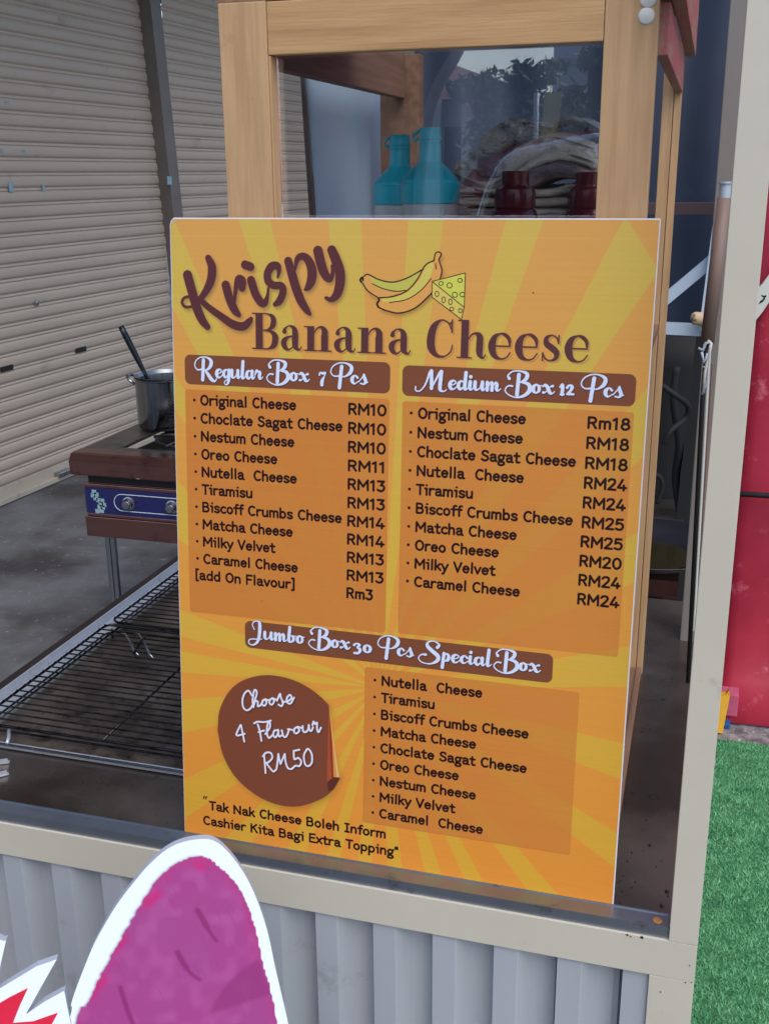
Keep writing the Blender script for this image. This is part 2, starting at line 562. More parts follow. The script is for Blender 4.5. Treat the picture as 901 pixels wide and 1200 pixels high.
# rounded upright list lettering: baseline 0, x-height 500, capitals 700
def L_(*p): return ('l', list(p))
def S_(*p): return ('s', list(p))
def A_(*a): return ('l', arc(*a))
GL = {
 ' ': (300, []),
 'O': (610, [A_(305, 350, 225, 300, 0, 360, 24)]),
 'C': (560, [A_(310, 350, 230, 300, 52, 308, 20)]),
 'R': (560, [L_((80, 50), (80, 650), (270, 650)), A_(270, 495, 165, 155, 90, -90), L_((270, 340), (80, 340)), L_((270, 340), (450, 50))]),
 'M': (720, [L_((80, 50), (90, 650), (350, 250), (610, 650), (620, 50))]),
 'N': (610, [L_((80, 50), (80, 650), (500, 50), (500, 650))]),
 'T': (500, [L_((50, 650), (470, 650)), L_((260, 650), (260, 50))]),
 'S': (510, [S_((420, 560), (350, 630), (250, 650), (140, 610), (100, 510), (150, 420), (260, 365), (390, 300), (430, 200), (370, 90), (250, 50), (140, 75), (70, 140))]),
 'V': (540, [L_((50, 650), (270, 50), (490, 650))]),
 'B': (550, [L_((80, 50), (80, 650), (280, 650)), A_(280, 510, 135, 140, 90, -90), L_((80, 370), (290, 370)), A_(290, 210, 165, 160, 90, -90), L_((290, 50), (80, 50))]),
 'F': (470, [L_((80, 50), (80, 650), (420, 650)), L_((80, 370), (360, 370))]),
 'E': (490, [L_((430, 50), (80, 50), (80, 650), (420, 650)), L_((80, 370), (370, 370))]),
 'I': (400, [L_((200, 50), (200, 650)), L_((80, 650), (320, 650)), L_((80, 50), (320, 50))]),
 'K': (540, [L_((80, 50), (80, 650)), L_((430, 650), (90, 330)), L_((220, 430), (470, 50))]),
 'a': (480, [S_((85, 400), (140, 440), (225, 455), (325, 430), (360, 340)), L_((360, 340), (360, 130)), S_((360, 130), (375, 65), (440, 50)),
             S_((360, 280), (230, 275), (115, 240), (85, 160), (125, 75), (210, 50), (310, 85), (360, 140))]),
 'b': (500, [L_((85, 680), (85, 50)), A_(245, 250, 165, 200, 0, 360, 20)]),
 'c': (430, [A_(250, 250, 180, 200, 50, 310, 16)]),
 'd': (500, [L_((410, 680), (410, 50)), A_(250, 250, 165, 200, 0, 360, 20)]),
 'e': (480, [L_((85, 265), (400, 265)), A_(245, 250, 165, 200, 4, 318, 18)]),
 'f': (340, [S_((330, 670), (260, 680), (190, 640), (175, 540)), L_((175, 540), (175, 50)), L_((50, 450), (310, 450))]),
 'g': (470, [A_(220, 300, 145, 150, 0, 360, 18), L_((330, 410), (430, 460)), S_((150, 170), (110, 100), (160, 45), (300, 30), (390, -20), (380, -120), (240, -180), (100, -150), (70, -70), (130, 10))]),
 'h': (480, [L_((85, 690), (85, 50)), S_((85, 290), (140, 410), (240, 450), (345, 420), (385, 310)), L_((385, 310), (385, 50))]),
 'i': (270, [L_((60, 450), (160, 450), (160, 50)), L_((155, 655), (165, 655))]),
 'k': (440, [L_((85, 690), (85, 50)), L_((360, 450), (95, 215)), L_((190, 300), (390, 50))]),
 'l': (250, [L_((125, 690), (125, 50))]),
 'm': (690, [L_((85, 50), (85, 450)), S_((85, 310), (125, 420), (205, 450), (300, 420), (335, 320)), L_((335, 320), (335, 50)), S_((335, 310), (375, 420), (460, 450), (555, 420), (590, 320)), L_((590, 320), (590, 50))]),
 'n': (480, [L_((85, 50), (85, 450)), S_((85, 290), (140, 410), (240, 450), (345, 420), (385, 310)), L_((385, 310), (385, 50))]),
 'o': (490, [A_(245, 250, 165, 200, 0, 360, 20)]),
 'p': (500, [L_((85, 450), (85, -190)), A_(245, 250, 165, 200, 0, 360, 20)]),
 'r': (380, [L_((85, 50), (85, 450)), S_((85, 290), (140, 400), (230, 450), (325, 440))]),
 's': (430, [S_((360, 390), (290, 440), (205, 450), (110, 420), (90, 350), (150, 280), (265, 235), (355, 185), (350, 100), (270, 55), (170, 50), (75, 105))]),
 't': (390, [L_((170, 610), (170, 160)), S_((170, 160), (195, 70), (270, 50), (340, 70)), L_((45, 450), (330, 450))]),
 'u': (490, [L_((85, 450), (85, 190)), S_((85, 190), (125, 80), (215, 50), (325, 85), (385, 190)), L_((395, 450), (395, 50))]),
 'v': (440, [L_((50, 450), (220, 50), (390, 450))]),
 'x': (440, [L_((60, 450), (380, 50)), L_((380, 450), (60, 50))]),
 'y': (450, [L_((50, 450), (230, 60)), L_((410, 450), (230, 50), (150, -160), (90, -170))]),
 '0': (590, [A_(290, 350, 205, 300, 0, 360, 24)]),
 '1': (390, [L_((70, 550), (220, 650), (220, 50))]),
 '2': (540, [S_((75, 540), (145, 625), (260, 650), (390, 610), (420, 490), (350, 350)), L_((350, 350), (80, 50), (460, 50))]),
 '3': (530, [L_((80, 650), (420, 650), (250, 410)), S_((250, 410), (380, 380), (440, 240), (360, 90), (230, 50), (70, 115))]),
 '4': (560, [L_((370, 50), (370, 330)), L_((290, 650), (60, 190), (490, 190))]),
 '5': (540, [L_((410, 650), (120, 650), (95, 380)), S_((95, 380), (230, 440), (390, 385), (440, 230), (370, 90), (230, 50), (75, 105))]),
 '8': (570, [A_(280, 510, 145, 140, 0, 360, 18), A_(280, 210, 185, 160, 0, 360, 20)]),
 '[': (280, [L_((220, 740), (95, 740), (95, -60), (220, -60))]),
 ']': (280, [L_((60, 740), (185, 740), (185, -60), (60, -60))]),
 '"': (300, [L_((90, 690), (90, 560)), L_((210, 690), (210, 560))]),
 '\u201c': (330, [S_((150, 720), (100, 680), (105, 600)), S_((270, 720), (220, 680), (225, 600))]),
}


def text_width(t): return sum(GL[c][0] for c in t)


def write(P, m, t, x, y, cap_mm, width=None, weight=138):
    sy = cap_mm / 700.0
    sx = sy if width is None else width / text_width(t)
    r = weight / 2 * sy
    for c in t:
        adv, strokes = GL[c]
        for kind, pts in strokes:
            q = [(x + a * sx, y - b * sy) for a, b in pts]
            P.stroke(m, q, r, smooth=(kind == 's'))
        x += adv * sx


# brush script for the headings: millimetres, x-height 11, three numbers a point = x, y, half width
K2 = 2.05
SC = {
 'R': (27, [[(11, 21, 2), (9.5, -3, 2)], [(8, 9.6, 1.2), (2.5, 9, 1), (-1, 14, .9), (1, 20, .9), (7, 24, .9), (15, 24.3, 1.1), (21, 21, 1.9), (21, 15, 2.1), (17, 10.2, 1.3), (11.5, 8.6, .8)],
            [(13, 8.8, .9), (17, 4, 1.9), (21, -1.3, 2.2), (25, -4, 1.4), (28, -2.6, .9), (28.5, -1, .8)]]),
 'e': (9.6, [[(1.5, 4.8, .8), (6, 6, .8), (8.4, 8.6, 1), (6.4, 10.6, 1), (3, 9, 1.7), (1.7, 5, 2), (3.2, 1.3, 1.6), (6.5, 1, 1), (10, 4.2, .7)]]),
 'g': (11.4, [[(8.5, 8, .9), (5.5, 10.5, 1), (2.2, 7.8, 1.8), (2.2, 3.5, 1.8), (4.8, 1, 1.2), (8, 5, .8)], [(9.2, 10, 1.9), (8.7, 3, 1.9), (8.3, -3, 1.8), (6.5, -7, 1.2), (3.6, -7.2, .8), (3, -4, .8), (8, 0, .7), (12, 3.6, .7)]]),
 'u': (13, [[(1.7, 10, 1.9), (1.6, 3.5, 1.9), (3.6, 1, 1.2), (7, 3.5, .8), (8.6, 9, .9)], [(9.8, 10, 1.9), (9.6, 3, 1.9), (11, 1, 1.1), (13.5, 3.6, .7)]]),
 'l': (6.8, [[(3.8, 21, 1.9), (2.6, 3.4, 1.9), (4.2, 1, 1.1), (7, 3.6, .7)]]),
 'a': (12.4, [[(8, 8.5, .9), (5.2, 10.5, 1), (2.2, 7.8, 1.8), (2, 3.6, 1.9), (4.3, 1, 1.3), (7.6, 4, .8)], [(9.2, 10, 1.9), (9, 3.4, 1.9), (10.5, 1, 1.1), (13, 3.6, .7)]]),
 'r': (10.4, [[(.5, 5, .7), (2.6, 10.6, 1.6), (4.4, 9.6, 1.2)], [(4, 9.4, .9), (7, 9, 1.8), (6.4, 3.4, 1.9), (8, 1, 1), (11, 3.6, .7)]]),
 'B': (25.5, [[(12.2, 20.4, 2), (11, -2, 2)], [(2.4, 15.6, 1.7), (1, 19, 1.1), (6, 23.8, .9), (14, 24.3, 1.1), (20.5, 21.5, 1.9), (19.5, 15.8, 1.9), (14.5, 12.4, .9), (11.8, 12, .8)],
              [(14, 12.4, .9), (22, 10.4, 1.9), (24, 4, 2.3), (18.5, -2.6, 1.6), (10, -5, 1), (2, -2.2, .9), (-1.5, 2.6, .9), (1.6, 7.4, 1), (6, 7.4, 1.2)]]),
 'o': (10.8, [[(5, 10.5, 1), (2.2, 7.6, 1.9), (2.2, 3.4, 1.9), (4.8, 1, 1.1), (7.8, 3.5, 1.6), (7.8, 8, 1.6), (5, 10.5, 1)], [(8.4, 9, .8), (11, 9.4, .7)]]),
 'x': (13, [[(1, 8, .7), (3, 10.2, 1.4), (5.5, 8, 1.9), (8, 2.4, 1.9), (10.4, 1, 1.1), (13, 3.4, .7)], [(11, 9.4, 1.4), (8, 8, .8), (4, 2.5, .8), (1.6, 1.8, 1.4)]]),
 '7': (11, [[(1, 9, 1.2), (2, 11.8, 1), (6, 11, 1.5), (10, 12, .9), (8, 7.5, .9), (5, 2, 1.9), (4.6, -2.4, 1.9)]]),
 'P': (22, [[(12, 20.4, 2), (9.5, -4.4, 2)], [(9, 9, 1.2), (3, 9, .9), (-.5, 13.4, .9), (2, 20, .9), (9, 24.2, .9), (17, 24.2, 1.1), (23, 20.4, 1.9), (22, 14, 2), (16.5, 9.2, 1.1), (11, 8.4, .8)]]),
 'c': (9, [[(8, 8.2, 1.4), (5.5, 10.5, 1), (2.2, 7.6, 1.9), (2.2, 3.4, 1.9), (4.8, 1, 1.1), (9, 3.8, .7)]]),
 's': (11, [[(.5, 3.4, .7), (5, 9.4, .9), (6.3, 12.4, 1.1), (7, 8.4, 1.8), (8.3, 4.2, 1.8), (6.4, 1, 1.2), (2.6, 1.6, 1)], [(8, 2, .8), (11, 3.4, .7)]]),
 'M': (30, [[(-7.2, 1.6, 1), (-7, -2.6, .9), (-2, -2.8, .9), (4, 5, 1.1), (8.6, 19, 1.3)], [(10.6, 20.4, 1.9), (11, .6, 1.9)], [(11, 1, 1), (20, 19, 1.3)], [(21.8, 20, 2), (20.6, 2.4, 2), (22, -1.6, 1.3), (26, -2, .8), (28, 0, .7)]]),
 'd': (12.4, [[(8, 8.5, .9), (5.2, 10.5, 1), (2.2, 7.8, 1.8), (2, 3.6, 1.9), (4.3, 1, 1.3), (7.6, 4, .8)], [(10, 20, 1.9), (9, 3.4, 1.9), (10.5, 1, 1.1), (13, 3.6, .7)]]),
 'i': (6.4, [[(2.6, 10, 1.9), (2.2, 3.4, 1.9), (3.8, 1, 1.1), (6.6, 3.6, .7)], [(2.9, 15.6, 1.9), (3.1, 15.6, 1.9)]]),
 'm': (17, [[(.6, 7.5, .7), (2.3, 10, 1.8), (2.3, 1.6, 1.9)], [(2.5, 4, .8), (6, 10.2, 1.1), (7.6, 8.8, 1.8), (7.5, 1.6, 1.9)], [(7.6, 4, .8), (11, 10.2, 1.1), (12.8, 8.4, 1.8), (12.6, 3.4, 1.8), (14, 1, 1), (17.4, 3.6, .7)]]),
 '1': (8, [[(1.2, 8.6, 1), (4.2, 11, 1.7), (4.2, 1, 1.9)], [(1.8, .6, .9), (6.6, .6, .9)]]),
 '2': (11, [[(1.8, 8.5, 1.5), (4, 11.2, 1.1), (7.6, 9.6, 1.8), (6.2, 5.6, 1.4), (1.8, 1.4, 1), (5, 1.8, 1.5), (10, 1.4, 1.2)]]),
 'J': (16, [[(4.4, 12, .8), (1.8, 18, .9), (4.4, 22.6, .9), (9, 23.2, 1.2), (11.2, 20, 2), (10.6, 6, 2), (8, -4, 1.6), (2, -8.8, 1), (-3, -7, .9), (-2, -2, .9), (5, -.5, .9), (14, .4, .7)]]),
 'b': (11, [[(3.4, 20, 1.9), (2.2, 3.6, 1.9), (4.6, 1, 1.2), (7.8, 3.5, 1.6), (7.8, 8, 1.6), (5.4, 9.2, 1)], [(8.4, 9, .8), (11, 9.4, .7)]]),
 '3': (11, [[(1.6, 8.6, 1.5), (4, 11, 1), (7.4, 9.2, 1.7), (4.8, 6, 1), (8.2, 3.6, 1.9), (6.4, -1, 1.5), (2, -1.6, 1.5)]]),
 '0': (11, [[(5, 10.5, 1), (2.2, 7.6, 1.9), (2.2, 3.4, 1.9), (5, 1, 1.1), (8, 3.5, 1.8), (8, 8, 1.8), (5, 10.5, 1)]]),
 'S': (24, [[(19.6, 17, 1.8), (21.6, 20.6, 1.3), (16, 24.4, .9), (9.5, 22.6, 1.2), (8.6, 17.6, 2), (14, 12, 2.3), (20.6, 6, 2.3), (19.6, 0, 1.9), (12, -4.6, 1), (3, -3.8, .9), (-1, 1, .9), (2, 5.8, 1), (7, 6.4, 1.5)]]),
 'p': (11, [[(3.2, 10.4, 1.9), (1.6, -7.6, 1.9)], [(2.6, 6, .8), (6, 10.4, 1.1), (8.4, 7.8, 1.8), (7.6, 3, 1.8), (4.6, 1, 1)]]),
}


def script(P, m, word, x0, x1, base, grow=0.0, dx=0.0, dy=0.0):
    tot = sum(SC[c][0] for c in word)
    lo = {'B': -1.5, 'P': -1.4, 'R': -2, 'J': -4, 'S': -2, 'M': -8}.get(word[0], 0)
    sx = (x1 - x0) / (tot - lo)
    x = x0 - lo * sx
    for c in word:
        for st in SC[c][1]:
            P.stroke(m, [(x + a * sx + dx, base - b * 1.05 + dy, w * (1.0 if w < 1.25 else 1.18)) for a, b, w in st], grow=grow)
        x += SC[c][0] * sx


# fat-face serif for the second title line: mm, x-height 31, capitals 45
SF = {
 'B': (34, [('r', 4.5, 0, 13.5, 45), ('r', 0, 43.2, 14, 45), ('r', 0, 0, 14, 1.8), ('s', (12, 44.1, .9), (20, 43.6, 1.1), (26, 39.5, 3.3), (26, 30, 3.7), (20, 24.6, 1.4), (12, 23.6, .8)),
            ('s', (14, 23.6, .8), (23, 22.5, 1.8), (28.5, 17, 4), (27.5, 6.5, 4), (21, 1.4, 1.4), (12, .9, .9))]),
 'a': (29, [('s', (6.2, 23, 3), (7, 26.5, 1.6), (12, 30, 1), (17.5, 27.5, 2.8), (19.2, 21, 4.1), (19.2, 8, 4.1), (21, 2.8, 2.6), (25, 1.4, 1), (27, 5, .8)),
            ('s', (19, 17.6, .9), (11, 16.4, 1.6), (5.6, 11, 3.8), (6.6, 4, 3.2), (11.5, 1, 1.2), (17.5, 5.4, .9))]),
 'n': (35.5, [('r', 5, 0, 13.5, 30.6), ('r', 1, 28.9, 8, 30.6), ('r', 1, 0, 17.6, 1.7), ('s', (13, 22, .9), (17.5, 28.3, 1.1), (22.5, 29.4, 1.9), (26, 25, 4), (26, 19, 4.2)), ('r', 21.8, 0, 30.2, 20), ('r', 18.2, 0, 34.5, 1.7)]),
 'C': (36, [('s', (31.5, 15, .8), (29.5, 7, 1), (22, 1.2, 1.1), (13, 2.8, 2.6), (7.5, 11, 4.8), (6.8, 23, 5), (10, 36, 4), (18, 43.8, 1.2), (26, 41, 1), (30.4, 32, .9)), ('r', 29.8, 29, 31.5, 45), ('s', (28.4, 40, 1.4), (30.4, 42, 1))]),
 'h': (34, [('r', 5, 0, 13.5, 45), ('r', 1, 43.2, 8, 45), ('r', .6, 0, 17.6, 1.7), ('s', (13, 22, .9), (17.5, 28.3, 1.1), (22.5, 29.4, 1.9), (26, 25, 4), (26, 9, 4.1), (27.6, 3, 2.4), (31, 1.4, 1), (33, 5, .8))]),
 'e': (29.5, [('r', 9, 14.8, 26.4, 16.7), ('s', (25.6, 16, .9), (24.6, 24, 2.2), (20, 29, 2.2), (14.5, 30, 1.2), (8.4, 25.6, 3.2), (5.8, 15.5, 4.7), (8.6, 5, 3.4), (15.5, 1, 1.3), (22, 2.6, 1), (26.4, 8.6, .8))]),
 's': (24.5, [('s', (19.4, 21.5, .8), (17, 27.6, 1), (11.6, 30, 1), (6.4, 26.8, 2.4), (6.6, 20.4, 3.5), (12, 16, 3.9), (17.6, 10.6, 3.6), (17, 4, 2.4), (11, 1, 1), (5.4, 3.6, 1), (3, 9.6, .8)), ('r', 18.8, 20, 20.4, 30.6), ('r', 2, 0, 3.6, 10.6)]),
}


def serif(P, m, word, x0, x1, base, dx=0, dy=0):
    sx = (x1 - x0) / sum(SF[c][0] for c in word)
    x = x0
    for c in word:
        for el in SF[c][1]:
            if el[0] == 'r':
                _, a, b, c2, d = el
                P.poly(m, [(x + a * sx + dx, base - b + dy), (x + c2 * sx + dx, base - b + dy), (x + c2 * sx + dx, base - d + dy), (x + a * sx + dx, base - d + dy)])
            else:
                P.stroke(m, [(x + a * sx + dx, base - b + dy, w * .96) for a, b, w in el[1:]])
        x += SF[c][0] * sx


def draw_menu():
    P = Print(594, 841, 2.6)
    P.rgb[:] = np.array((220, 154, 66), np.float32) / 255
    # sunburst
    cx, cy = 283.0, 587.0
    m = P.mask()
    T = lambda x: (x, -2); B = lambda x: (x, 843); Lf = lambda y: (-2, y); Rt = lambda y: (596, y)
    for a, b in ((T(4), Lf(105)), (T(92), T(133)), (T(208), T(250)), (T(308), T(351)), (T(424), T(467)), (T(556), Rt(56)), (Rt(182), Rt(262)), (Rt(352), Rt(414)), (Rt(494), Rt(546)),
                 (Rt(620), Rt(668)), (Rt(741), Rt(789)), (B(489), B(530)), (B(405), B(431)), (B(351), B(374)), (B(299), B(319)), (B(256), B(276)), (B(210), B(231)), (B(152), B(179)),
                 (B(58), B(98)), (Lf(820), Lf(760)), (Lf(690), Lf(640)), (Lf(600), Lf(570)), (Lf(548), Lf(510)), (Lf(410), Lf(330)), (Lf(236), Lf(190))):
        pts = [(cx, cy), a, b]
        P.poly(m, pts)
    P.ink(m, (212, 172, 66))
    # sky glare tinted into the print: pinker at the top, deeper orange low down
    yy = np.linspace(0, 1, P.H, dtype=np.float32)[:, None, None]
    P.rgb += (np.array((-6, 4, 16), np.float32) / 255) * np.clip(.5 - yy, 0, .5) * 2 + (np.array((4, -10, -14), np.float32) / 255) * np.clip(yy - .5, 0, .5) * 2
    xx = np.linspace(0, 1, P.W, dtype=np.float32)[None, :]
    # the three list panels
    m = P.mask()
    P.rrect(m, 16, 213, 289, 512, 4); P.rrect(m, 305.4, 214.6, 579.8, 510.5, 4); P.rrect(m, 262.4, 560.4, 536.8, 780, 4)
    g = np.clip(np.linspace(1.1, .75, P.W, dtype=np.float32)[None, :], 0, 1)
    P.ink(m * g, (200, 122, 54), .86)
    # brown heading bars
    m = P.mask()
    P.rrect(m, 16.4, 168.8, 289.3, 206.6, 8); P.rrect(m, 304.6, 171.4, 579.8, 208.2, 8); P.rrect(m, 95.6, 515.8, 502.8, 553.2, 8)
    P.ink(m, (124, 72, 48))
    # peeled round sticker
    z = sheet(250, 785, 5.63)
    m = P.mask()
    pts = catmull([z(*p) for p in ((35, 400), (48, 270), (110, 145), (200, 72), (330, 37), (460, 47), (580, 88), (690, 158), (768, 232))], 8) \
        + [np.array(z(*p)) for p in ((775, 500), (845, 712))] + catmull([z(*p) for p in ((845, 712), (790, 800), (700, 862), (560, 903), (420, 888), (280, 822), (150, 705), (70, 560), (35, 400))], 8)
    P.poly(m, pts)
    sh = P.blur(m, 5)
    P.ink(np.roll(sh, (6, 5), (0, 1)) * (1 - m), (110, 70, 20), .35)
    P.ink(m, (124, 68, 46))
    for k, (c, q) in enumerate((((92, 44, 34), ((757, 742), (800, 708), (845, 712), (800, 790), (764, 800))), ((172, 78, 44), ((768, 232), (755, 742), (800, 706), (788, 470))),
                                ((138, 52, 34), ((772, 300), (775, 500), (788, 712), (800, 706), (790, 470))), ((214, 150, 78), ((769, 240), (790, 480), (800, 708), (845, 712), (812, 520))),
                                ((236, 190, 120), ((775, 280), (800, 500), (822, 708), (834, 710), (806, 520))))):
        m = P.mask(); P.poly(m, [z(*p) for p in q]); P.ink(m, c, .95)
    # sticker lettering
    strokes = [
        [(262, 172), (240, 140), (215, 155), (200, 195), (203, 245), (225, 268), (250, 258), (272, 225)],
        [(272, 225), (292, 165), (290, 138), (276, 140), (266, 205), (272, 248)], [(272, 240), (284, 208), (300, 212), (300, 240), (316, 236), (332, 212)],
        [(352, 195), (332, 206), (330, 232), (347, 236), (358, 212), (345, 196), (378, 204)], [(398, 188), (380, 200), (378, 222), (394, 230), (408, 204), (394, 188), (426, 200)],
        [(426, 205), (446, 160), (452, 185), (466, 216), (456, 240), (436, 230)], [(462, 214), (500, 206), (522, 186), (512, 166), (492, 186), (494, 216), (516, 222), (538, 184)],
        [(186, 366), (160, 432), (214, 424)], [(190, 366), (212, 476)],
        [(300, 362), (312, 400), (325, 470)], [(276, 354), (300, 344), (345, 346), (386, 336)], [(305, 412), (342, 402)],
        [(350, 425), (378, 385), (380, 350), (366, 356), (360, 410), (372, 450), (400, 430)],
        [(432, 402), (410, 402), (402, 432), (418, 446), (436, 414), (434, 396)], [(434, 400), (440, 440), (460, 432)], [(458, 400), (470, 440), (488, 440), (504, 402), (500, 392), (528, 398)],
        [(560, 378), (542, 390), (540, 412), (556, 420), (574, 400), (562, 378), (594, 386)], [(596, 372), (598, 404), (614, 412), (632, 394), (636, 364)], [(636, 364), (640, 396), (652, 404), (664, 380)],
        [(660, 366), (668, 342), (676, 358), (690, 350), (690, 390), (700, 412), (716, 382)],
        [(342, 560), (352, 682)], [(334, 572), (356, 548), (386, 550), (396, 580), (374, 608), (352, 616)], [(356, 616), (380, 648), (404, 672), (424, 656)],
        [(424, 656), (432, 600), (436, 556)], [(436, 556), (444, 600), (450, 622)], [(450, 622), (478, 556)], [(478, 556), (484, 610), (500, 650), (524, 656)],
        [(574, 528), (536, 536)], [(537, 536), (541, 590), (566, 582), (586, 606), (574, 636), (548, 634), (524, 656)],
        [(624, 524), (604, 566), (612, 622), (634, 636), (656, 612), (656, 560), (638, 526), (624, 524)],
    ]
    ms, mt = P.mask(), P.mask()
    for st in strokes:
        q = [z(*p) for p in st]
        P.stroke(mt, q, 1.35)
    P.ink(np.roll(P.blur(mt, 1.4), (2, 2), (0, 1)), (48, 26, 30), .75)
    P.ink(mt, (224, 226, 244))
    # headings
    mt, ms = P.mask(), P.mask()
    for wd, a, b, base in (('Regular', 29.5, 123, 197), ('Box', 129, 185.7, 197), ('7', 197.8, 207.6, 197), ('Pcs', 212.4, 261.4, 197.4),
                           ('Medium', 320.5, 424.5, 198.4), ('Box', 430, 488, 198.6), ('12', 492.8, 511.2, 198.8), ('Pcs', 517.2, 566.8, 199.2),
                           ('Jumbo', 100, 179.4, 539.6), ('Box', 185.4, 242.4, 540), ('30', 245.6, 272.6, 541.8), ('Pcs', 278.4, 327.3, 541), ('Special', 332.2, 426.8, 541.4), ('Box', 430, 488, 541.8)):
        script(P, mt, wd, a, b, base)
        script(P, ms, wd, a, b, base, grow=.55, dx=.35, dy=.45)
    P.ink(ms, (56, 34, 48)); P.ink(mt, (214, 224, 246))
    # title line one, brush
    z1, z2 = sheet(200, 280, 6.93), sheet(300, 280, 7.508)
    mt = P.mask()
    def br(z, s, pts):
        k = 1.03 / s
        P.stroke(mt, [(*z(a, b), w * k) for a, b, w in pts])
    br(z1, 6.93, [(140, 292, 42), (175, 420, 42), (215, 555, 42), (258, 655, 38), (302, 712, 28)])
    br(z1, 6.93, [(308, 152, 28), (338, 225, 38), (330, 330, 38), (290, 420, 32), (240, 490, 24)])
    br(z1, 6.93, [(178, 466, 12), (120, 474, 13), (96, 512, 13), (122, 550, 13), (180, 548, 12)])
    br(z1, 6.93, [(236, 486, 26), (320, 560, 28), (420, 632, 32), (510, 692, 36), (590, 708, 36), (640, 668, 28), (656, 646, 18)])
    br(z1, 6.93, [(450, 372, 38), (480, 480, 38), (520, 570, 36), (556, 614, 22)])
    br(z1, 6.93, [(522, 500, 14), (532, 400, 20), (552, 322, 30), (584, 336, 34), (582, 394, 32)])
    br(z1, 6.93, [(606, 206, 36), (650, 222, 36)])
    br(z1, 6.93, [(655, 332, 36), (690, 440, 36), (736, 512, 34), (768, 514, 28), (788, 460, 15), (796, 396, 11)])
    br(z2, 7.508, [(194, 332, 12), (204, 280, 20), (190, 232, 32), (140, 238, 38), (104, 300, 36), (112, 370, 36), (160, 404, 34), (224, 408, 34), (240, 460, 34), (210, 540, 34), (170, 572, 22)])
    br(z2, 7.508, [(285, 190, 38), (320, 310, 42), (355, 430, 42), (398, 540, 40), (446, 618, 32), (476, 656, 16)])
    br(z2, 7.508, [(348, 262, 10), (366, 172, 26), (412, 146, 32), (462, 182, 38), (494, 270, 44), (488, 360, 42), (460, 420, 30), (434, 442, 12)])
    br(z2, 7.508, [(546, 98, 44), (570, 200, 44), (600, 290, 42), (638, 342, 34), (664, 336, 22), (676, 290, 18), (672, 230, 14)])
    br(z2, 7.508, [(668, 92, 42), (705, 180, 46), (740, 290, 46), (738, 400, 44), (710, 488, 38), (662, 528, 24), (618, 514, 16)])
    P.ink(np.roll(P.blur(mt, 2.5), (7, 5), (0, 1)), (120, 96, 62), .6)
    P.ink(mt, (90, 46, 50))
    # title line two, serif
    ms, mt = P.mask(), P.mask()
    serif(P, ms, 'Banana', 109.5, 315.8, 158.9, 2.2, 2.0); serif(P, ms, 'Cheese', 331.5, 526.6, 160.6, 2.2, 2.0)
    serif(P, mt, 'Banana', 109.5, 315.8, 158.9); serif(P, mt, 'Cheese', 331.5, 526.6, 160.6)
    # bananas and cheese wedge
    z = sheet(410, 280, 6.007)
    def shp(pts, col, al=1.0, smooth=False):
        m = P.mask(); P.poly(m, [z(*p) for p in pts], smooth); P.ink(m, col, al); return m
    back = [(84, 268), (128, 244), (205, 280), (300, 298), (400, 270), (520, 205), (520, 260), (400, 360), (330, 384), (206, 412), (150, 385), (104, 330), (82, 300)]
    front = [(212, 408), (300, 400), (400, 360), (474, 280), (530, 180), (592, 142), (602, 96), (626, 84), (645, 100), (628, 148), (648, 210), (632, 300), (560, 392), (460, 478), (350, 516), (262, 500), (206, 478)]
    mb = P.mask()
    for q in (back, front): P.poly(mb, [z(*p) for p in q], True)
    P.ink(np.roll(P.blur(mb, 2.5), (9, 5), (0, 1)), (130, 84, 40), .5)
    shp(back, (216, 158, 84), 1, True)
    shp([(150, 262), (205, 282), (300, 300), (400, 274), (505, 214), (480, 285), (395, 352), (320, 362), (230, 340), (165, 308)], (190, 184, 84), 1, True)
    shp(front, (220, 158, 82), 1, True)
    shp([(240, 412), (310, 404), (408, 366), (486, 284), (540, 186), (585, 160), (570, 250), (500, 352), (410, 412), (300, 436), (236, 436)], (206, 192, 92), 1, True)
    shp([(585, 290), (812, 232), (803, 472)], (206, 204, 88)); shp([(580, 294), (803, 474), (788, 560), (578, 402)], (214, 192, 96))
    ml = P.mask()
    def ln(pts, w, closed=False, smooth=True): P.stroke(ml, [z(*p) for p in pts], w / 6.0, smooth, closed)
    ln([(90, 266), (128, 244), (205, 280), (300, 298), (400, 270), (516, 206)], 4.2)
    ln([(92, 308), (130, 362), (206, 412)], 4.2); ln([(160, 310), (230, 342), (320, 362), (395, 356)], 3)
    ln([(212, 408), (300, 400), (400, 360), (474, 280), (530, 180), (592, 144)], 4.2)
    ln([(592, 146), (602, 96), (626, 84), (645, 100), (628, 140), (648, 210), (636, 275)], 4.2)
    ln([(208, 478), (262, 500), (350, 516), (460, 480), (560, 392), (574, 374)], 4.6); ln([(280, 442), (400, 420), (500, 356), (574, 272)], 3)
    ln([(604, 165), (608, 205)], 3)
    ln([(84, 300), (74, 282), (88, 266), (94, 284)], 7); ln([(204, 476), (192, 452), (206, 430), (206, 412)], 7)
    for a, b in (((580, 292), (814, 231)), ((814, 231), (805, 474)), ((805, 474), (580, 292)), ((580, 292), (578, 402)), ((578, 402), (786, 560)), ((805, 474), (786, 560))): ln([a, b], 2.6, False, False)
    for x, y, a, b in ((642, 306, 16, 13), (702, 320, 18, 18), (776, 284, 16, 14), (740, 386, 18, 18), (792, 384, 16, 16), (614, 380, 13, 19), (660, 422, 12, 21), (708, 436, 12, 20), (718, 486, 14, 12), (778, 498, 12, 15)):
        ln([(x + a * math.cos(t), y + b * math.sin(t)) for t in np.linspace(0, 2 * math.pi, 12, endpoint=False)], 2.4, True)
    P.ink(ml, (24, 20, 16))
    P.ink(ms, (170, 122, 70), .6); P.ink(mt, (88, 50, 52))
    # lists
    mt = P.mask()
